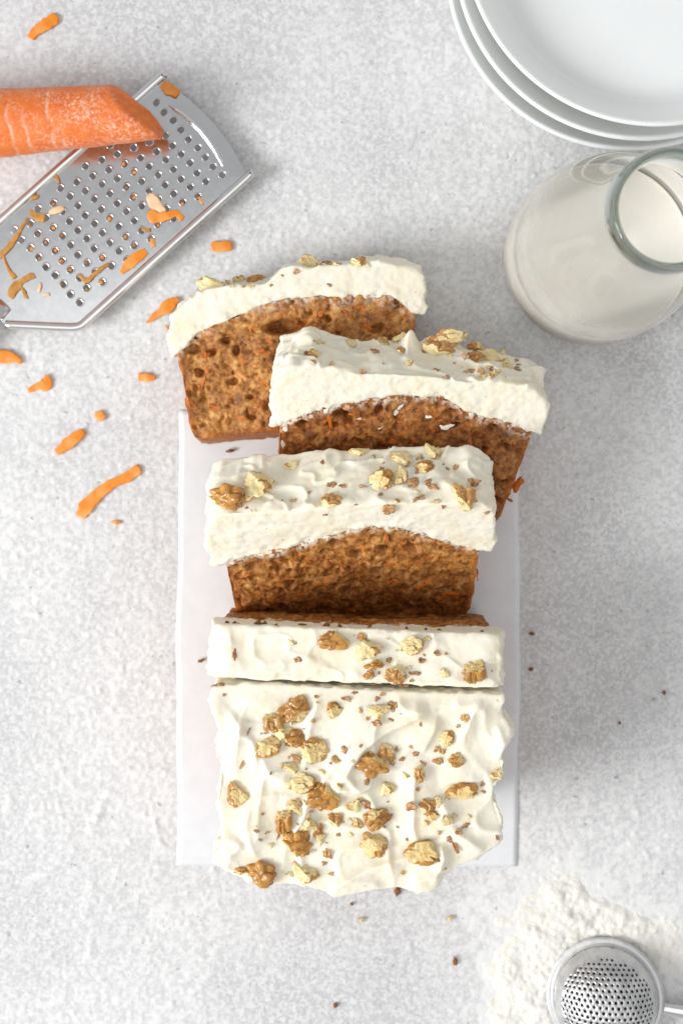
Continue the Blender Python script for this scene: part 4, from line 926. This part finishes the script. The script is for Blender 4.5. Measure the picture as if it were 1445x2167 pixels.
# ------------------------------------------------------------------ grater
GO = (430.0, 271.0); SD = (-.745, .667); TD = (.667, .745)
def G(s, t, z=ZG): return P(GO[0] + SD[0] * s + TD[0] * t, GO[1] + SD[1] * s + TD[1] * t, z)
gr = empty('flat_grater', G(240, 0, 0.05))
tag(gr, 'flat steel hand grater with rows of holes lying under the carrot', 'grater')
def cdt_holes(outline, holes, extra=()):
    """triangulate an outline with round holes; returns points and triangles outside the holes"""
    pts = [Vector(p) for p in outline]; n = len(pts); edges = [(i, (i + 1) % n) for i in range(n)]
    for (cx, cy, r, k) in holes:
        b = len(pts)
        pts += [Vector((cx + r * math.cos(2 * math.pi * j / k), cy + r * math.sin(2 * math.pi * j / k))) for j in range(k)]
        edges += [(b + j, b + (j + 1) % k) for j in range(k)]
    pts += [Vector(e) for e in extra]
    vc, _, fs, _, _, _ = delaunay_2d_cdt(pts, edges, [], 0, 1e-6)
    hc = np.array([(h[0], h[1]) for h in holes]); hr = np.array([h[2] for h in holes]); pol = np.array(outline)
    Vc = np.array([v[:] for v in vc]); out = []
    for f in fs:
        c = Vc[list(f)].mean(0)
        if len(hc) and (np.hypot(*(hc - c).T) < hr * .97).any(): continue
        x, y = c; j = len(pol) - 1; ins = False
        for i in range(len(pol)):
            if (pol[i, 1] > y) != (pol[j, 1] > y) and x < (pol[j, 0] - pol[i, 0]) * (y - pol[i, 1]) / (pol[j, 1] - pol[i, 1]) + pol[i, 0]: ins = not ins
            j = i
        if ins: out.append(list(f))
    return Vc, out
outline = [(-24 * (1 - (t / 140) ** 2), t) for t in np.linspace(-140, 140, 25)] + [(471, 140), (483, 133), (590, 26), (590, -26), (483, -133), (471, -140)]
holes = []
for r in range(13):
    s = 38 + r * 33.7; odd = r % 2
    for kx in range(9 if not odd else 8):
        t = -103 + kx * 25.8 + (12.9 if odd else 0); holes.append((s + 2 * math.sin(kx * 2.1 + r), t - 2, 7.3, 14))
Vc, F = cdt_holes(outline, holes)
dish = lambda s, t: -.10 * sst(118, 136, np.abs(t)) * 0
V = np.array([G(s, t, ZG) for s, t in Vc])
V[:, 2] -= np.array([.18 * sst(2, -24, np.array(s)) for s, t in Vc])
pm = part('plate', V, F, M['steel'], gr, smooth=False); so_ = pm.modifiers.new('thick', 'SOLIDIFY'); so_.thickness = .05; so_.offset = 0
bm = bmesh.new(); bm.from_mesh(pm.data); bmesh.ops.recalc_face_normals(bm, faces=bm.faces)
if sum(f.normal.z for f in bm.faces) < 0: bmesh.ops.reverse_faces(bm, faces=bm.faces)
bm.to_mesh(pm.data); bm.free()
# raised tooth round each hole: highest on the side towards the free end
TV = []; TF = []; k = 14
dirv = np.array([-SD[0], SD[1]])      # world direction of -s
for ring, (rr, hz) in enumerate(((1.0, -.02), (1.04, .045), (1.25, .038), (1.55, .0))):
    for j in range(k):
        a = 2 * math.pi * j / k; e = np.array([math.cos(a), math.sin(a)]); up_ = .5 + .5 * float(e @ dirv)
        TV.append((*(e * .154 * (1 + (rr - 1) * (.04 + .96 * up_))), max(hz, -.02) * (.04 + 1.0 * up_ ** 1.2) + .028))
for ring in range(3):
    for j in range(k): TF.append((ring * k + j, ring * k + (j + 1) % k, (ring + 1) * k + (j + 1) % k, (ring + 1) * k + j))
tme = mesh('tooth', TV, TF, [M['steel']])
for (s, t, r, _) in holes:
    o = link('tooth', tme, gr); o.location = Vector(G(s, t, ZG).tolist()) - gr.location
rx = random.Random(3)
for (s, t, r, _) in rx.sample([h for h in holes if h[0] > 95], 30):
    o = link('carrot_crumb', CC[rx.randrange(3)], None, G(s + rx.uniform(-3, 3), t + rx.uniform(-3, 3), ZG - .01)); q_ = rx.uniform(.06, .13); o.scale = (q_, q_ * rx.uniform(.6, 1), .07); o.rotation_euler = (0, 0, rx.uniform(0, 6))
    rw_ = round((s - 38) / 33.7)
    nth = ('first', 'second', 'third', 'fourth', 'fifth', 'sixth', 'seventh', 'eighth', 'ninth', 'tenth', 'eleventh', 'twelfth', 'thirteenth')
    tag(o, f'orange carrot crumb in {nth[max(0, min(8, round((t + 105 - 12.9 * (rw_ % 2)) / 25.8)))]} hole from carrot side, {nth[rw_]} row from free end', 'carrot crumb', 'carrot crumbs stuck in the grater holes')
# rolled rim
def rim(side):
    pts = [(-10, 138 * side), (0, 140 * side), (120, 140 * side), (240, 140 * side), (360, 140 * side), (450, 140 * side), (472, 139 * side), (486, 131 * side), (500, 118 * side), (540, 79 * side), (588, 32 * side)]
    sm = smooth_profile(pts, 6)
    return tube([G(s, t, ZG + .02) for s, t in sm], .195, 14, .9)
for side in (1, -1):
    V, F = rim(side); part('rolled_rim', V, F, M['polished'], gr)
# embossed rib beside the free end
pts = smooth_profile([(24 - 20 * (1 - (t / 100) ** 2) + 3, t) for t in np.linspace(-84, 90, 9)], 5)
rw = .10 * np.clip(np.minimum(np.arange(len(pts)), np.arange(len(pts))[::-1]) / 3.0, .3, 1)
V, F = tube([G(s, t, ZG + .03) for s, t in pts], rw, 12, .9); part('embossed_rib', V, F, M['polished'], gr)
# neck and handle
V, F = tube([G(s, 0, z) for s, z in ((560, ZG), (590, ZG + .05), (610, ZG + .1), (640, ZG + .1))], [.36, .44, .42, .34], 18, .6); part('neck', V, F, M['steel'], gr)
V, F = tube([G(s, 0, z) for s, z in ((628, ZG + .1), (640, ZG + .15), (700, ZG + .2), (900, ZG + .2), (960, ZG + .2), (975, ZG + .2))], [.30, .52, .6, .62, .55, .2], 20, .7); part('handle', V, F, M['polished'], gr)

# ------------------------------------------------------------------ carrot
def carrot():
    ZC = 2.3
    n_l, n_a = 150, 72; V = []; cr = []
    for i in range(n_l + 1):
        for j in range(n_a):
            a = 2 * math.pi * j / n_a; ey, ez = math.cos(a), math.sin(a)      # ey: towards the photo's bottom
            xe = 296 + 44 * ey - 22 * ez + 3 * math.sin(3 * a)
            x = -420 + (xe + 420) * (i / n_l)
            yc = 261 - 19 * x / 250; r = (71 - 9.3 * x / 250) / PX / mag(ZC)
            f = p3(np.array([x / 60.0]), np.array([ey]), ez)
            groove = 0
            for (gx_, ga, wd) in ((118, .3, 1.4), (96, 2.2, 1.6), (164, 4.0, 1.0), (142, 1.7, 1.3), (36, .5, 1.5), (-10, 3., 1.5), (205, 5.0, .8), (70, 1.0, .9), (240, 1.5, .7)):
                gg = math.exp(-((x - gx_ - 5 * math.sin(a * 2 + ga) - 2 * math.sin(a * 7 + ga)) / 2.0) ** 2) * max(0, math.sin(a + ga)) * wd; groove = max(groove, gg)
            r *= 1 + .025 * float(fbm(f * 1.3, 3, 3)[0]) - .026 * groove
            end = min(1.0, (1 - i / n_l) / .018); r *= 1 - .07 * (1 - end) ** 2
            c = P(x, yc, ZC); V.append((c[0], c[1] - r * ey, c[2] + r * ez)); cr.append(min(.6, groove * .6) * max(0, .6 + 1.3 * float(vn(f * np.array([6, 2.5, 2.5]), 17)[0])))
    F = [(i * n_a + j, (i + 1) * n_a + j, (i + 1) * n_a + (j + 1) % n_a, i * n_a + (j + 1) % n_a) for i in range(n_l) for j in range(n_a)]
    V = np.array(V)
    root = empty('carrot', (*P(-60, 262, ZC)[:2], .8)); tag(root, 'peeled orange carrot with slanted grated end resting on the grater', 'carrot')
    part('body', V, F, M['carrot'], root, attrs={'crease': np.array(cr)})
    rim_ = V[n_l * n_a:]; c = rim_.mean(0); CV = [c]; CF = []
    NR = 14
    for k in range(1, NR + 1):
        for j in range(n_a): CV.append(c + (rim_[j] - c) * k / NR)
    CV = np.array(CV); nrm = np.cross(rim_[0] - c, rim_[n_a // 4] - c); nrm /= np.linalg.norm(nrm); nrm *= np.sign(nrm[0])
    rr = np.concatenate([[0], np.repeat(np.arange(1, NR + 1) / NR, n_a)])
    CV = CV + nrm * ((.16 * (1 - rr ** 2) + .10 * fbm(CV * np.array([2.5, 2.5, 2.5]), 3, 8) * (1 - rr ** 6) + .05 * fbm(CV * 7, 2, 9) * (1 - rr ** 6)))[:, None]
    for j in range(n_a): CF.append((0, 1 + j, 1 + (j + 1) % n_a))
    for k in range(NR - 1):
        for j in range(n_a): CF.append((1 + k * n_a + j, 1 + (k + 1) * n_a + j, 1 + (k + 1) * n_a + (j + 1) % n_a, 1 + k * n_a + (j + 1) % n_a))
    part('cut_end', CV, CF, M['core'], root)
    b, V2, F2 = shred([(312, 277, 7), (326, 287, 13), (340, 293, 5)], .12, 1.5, None, 5, .05)
    part('torn_fibre', V2 + b, F2, M['carrot_flesh'], root)
carrot()

# ------------------------------------------------------------------ plates
def plate_profile():
    return smooth_profile([(0.0, .25), (4.5, .25), (4.62, .03), (4.9, .0), (5.1, .25), (6.0, .42), (6.7, .85), (7.3, 1.5), (7.66, 2.0), (7.78, 2.16), (7.72, 2.25), (7.58, 2.22), (7.3, 1.86), (6.85, 1.32), (6.45, .9), (6.05, .70), (5.5, .64), (4.0, .62), (0.0, .62)], 5)
prof = plate_profile()
V, F = lathe(prof, 180)
pme = mesh('plate', V, F, [M['ceramic']])
for i, (cx, cy, z, lab) in enumerate(((1307, -32, .02, 'white ceramic plate at the bottom of the stack of three'), (1317, -38, 1.42, 'white ceramic plate in the middle of the stack of three'), (1328, -51, 2.82, 'white ceramic plate on top of the stack of three'))):
    o = link('plate', pme, None, (tx(cx), ty(cy), z)); tag(o, lab, 'plate', 'stacked white plates')

# ------------------------------------------------------------------ milk bottle
bxy = (tx(1243), ty(549))
bo = empty('milk_bottle', (*bxy, .02)); tag(bo, 'small clear glass milk bottle with a little milk beside the plates', 'bottle')
body = smooth_profile([(0, .12), (2.6, .12), (3.1, .02), (3.5, .1), (3.76, .5), (3.8, 1.2), (3.8, 2.6), (3.78, 3.6), (3.66, 5.0), (3.42, 6.4), (3.0, 7.9), (2.5, 9.3), (2.12, 10.5), (1.98, 11.5), (1.95, 12.3), (1.95, 12.75)], 5)
V, F = lathe(body, 128, (*bxy, .02)); part('glass_body', V, F, M['bottle'], bo, attrs={'film': .50 * sst(9.5, 4.5, V[:, 2])})
lip = smooth_profile([(1.95, 12.72), (2.05, 12.85), (2.09, 13.1), (2.08, 13.6), (2.02, 13.86), (1.92, 13.97), (1.82, 13.92), (1.75, 13.7), (1.73, 13.2), (1.74, 12.75), (1.84, 12.66), (1.95, 12.72)], 4)
V, F = lathe(lip, 128, (*bxy, .02)); part('lip', V, F, M['glass'], bo)
V, F = lathe(smooth_profile([(0, .16), (2.9, .16), (3.46, .30), (3.68, .7), (3.70, 1.3), (3.70, 2.6), (3.69, 2.78), (3.55, 2.72), (3.2, 2.70), (0, 2.70)], 3), 96, (*bxy, .02)); part('milk', V, F, M['milk'], bo)

# ------------------------------------------------------------------ sieve
scx, scy = 1279, 2109
sc0 = P(scx, scy, .45)
sv = empty('sieve', (sc0[0], sc0[1], .12)); tag(sv, 'floured perforated steel sieve lying dome up on spilled flour', 'sieve')
TILT = Matrix.Rotation(math.radians(-6), 3, 'Y') @ Matrix.Rotation(math.radians(-5), 3, 'X')
def tilt(V): return np.array([(TILT @ Vector(v.tolist()))[:] for v in np.asarray(V)]) + np.array([sc0[0], sc0[1], .45])
V, F = lathe(smooth_profile([(2.1, .02), (2.3, -.04), (2.47, -.02), (2.53, .05), (2.50, .12), (2.40, .15), (2.33, .15), (2.29, .18), (2.27, .24), (2.24, .28)], 4), 128)
part('rim', tilt(V), F, M['dusty'], sv, attrs={'dust': .1 + .25 * (V[:, 0] < 0)})
# dome with real holes, laid out by arc length from the pole
RD = 2.26; ARC = math.radians(82)
def dome(p):
    p = np.asarray(p); r = np.hypot(p[:, 0], p[:, 1]) + 1e-9; th = r / RD
    return np.stack([p[:, 0] / r * np.sin(th) * RD, p[:, 1] / r * np.sin(th) * RD, .26 + (np.cos(th) - math.cos(ARC)) * RD * .86], 1)
hs = []; sp_ = .262
for i in range(-12, 13):
    for j in range(-12, 13):
        x, y = (i + .5 * (j % 2)) * sp_, j * sp_ * .866
        if math.hypot(x, y) < 2.32: hs.append((x + random.uniform(-.012, .012), y + random.uniform(-.012, .012), .068 * random.uniform(.85, 1.1), 10))
outl_ = [(ARC * RD * math.cos(a), ARC * RD * math.sin(a)) for a in np.linspace(0, 2 * math.pi, 96, endpoint=False)]
ext = []
for (x, y, r, k) in hs: ext += [(x + sp_ / 2, y), (x + sp_ / 4, y + sp_ * .433)]
for rr in np.arange(2.46, ARC * RD - .05, .14):
    for a in np.linspace(0, 2 * math.pi, 72, endpoint=False): ext.append((rr * math.cos(a), rr * math.sin(a)))
ext = [e for e in ext if min(math.hypot(e[0] - h[0], e[1] - h[1]) for h in hs) > .085]
Vc, F = cdt_holes(outl_, hs, ext)
D = dome(Vc); V = tilt(D)
do = part('perforated_dome', V, F, M['dusty'], sv, attrs={'dust': np.clip(.05 + .35 * sst(-.3, .8, D[:, 2] - 1.0) * 0 + .30 * fbm(D * 1.2, 3, 4), 0, 1)})
bm = bmesh.new(); bm.from_mesh(do.data); bmesh.ops.recalc_face_normals(bm, faces=bm.faces)
if sum(f.normal.z for f in bm.faces) < 0: bmesh.ops.reverse_faces(bm, faces=bm.faces)
bm.to_mesh(do.data); bm.free()
do.data.materials.append(M['inside'])
so_ = do.modifiers.new('thick', 'SOLIDIFY'); so_.material_offset = 1; so_.material_offset_rim = 1; so_.thickness = .02; so_.offset = -1
V, F = lathe([(0, .10), (1.2, .11), (2.2, .14), (2.24, .12), (0, .06)], 64); part('added_dark_disc', tilt(V), F, M['inside'], sv)  # unseen dark disc added so the dome's holes read black
hp = [P(1392, 2130, .5), P(1410, 2136, .52), P(1450, 2143, .6), P(1560, 2160, .9), P(1800, 2200, 1.1)]
V, F = tube(hp, [.2, .26, .27, .27, .27], 14, .55); part('handle', V, F, M['polished'], sv)
print('verts', sum(len(o.data.vertices) for o in S.objects if o.type == 'MESH'))
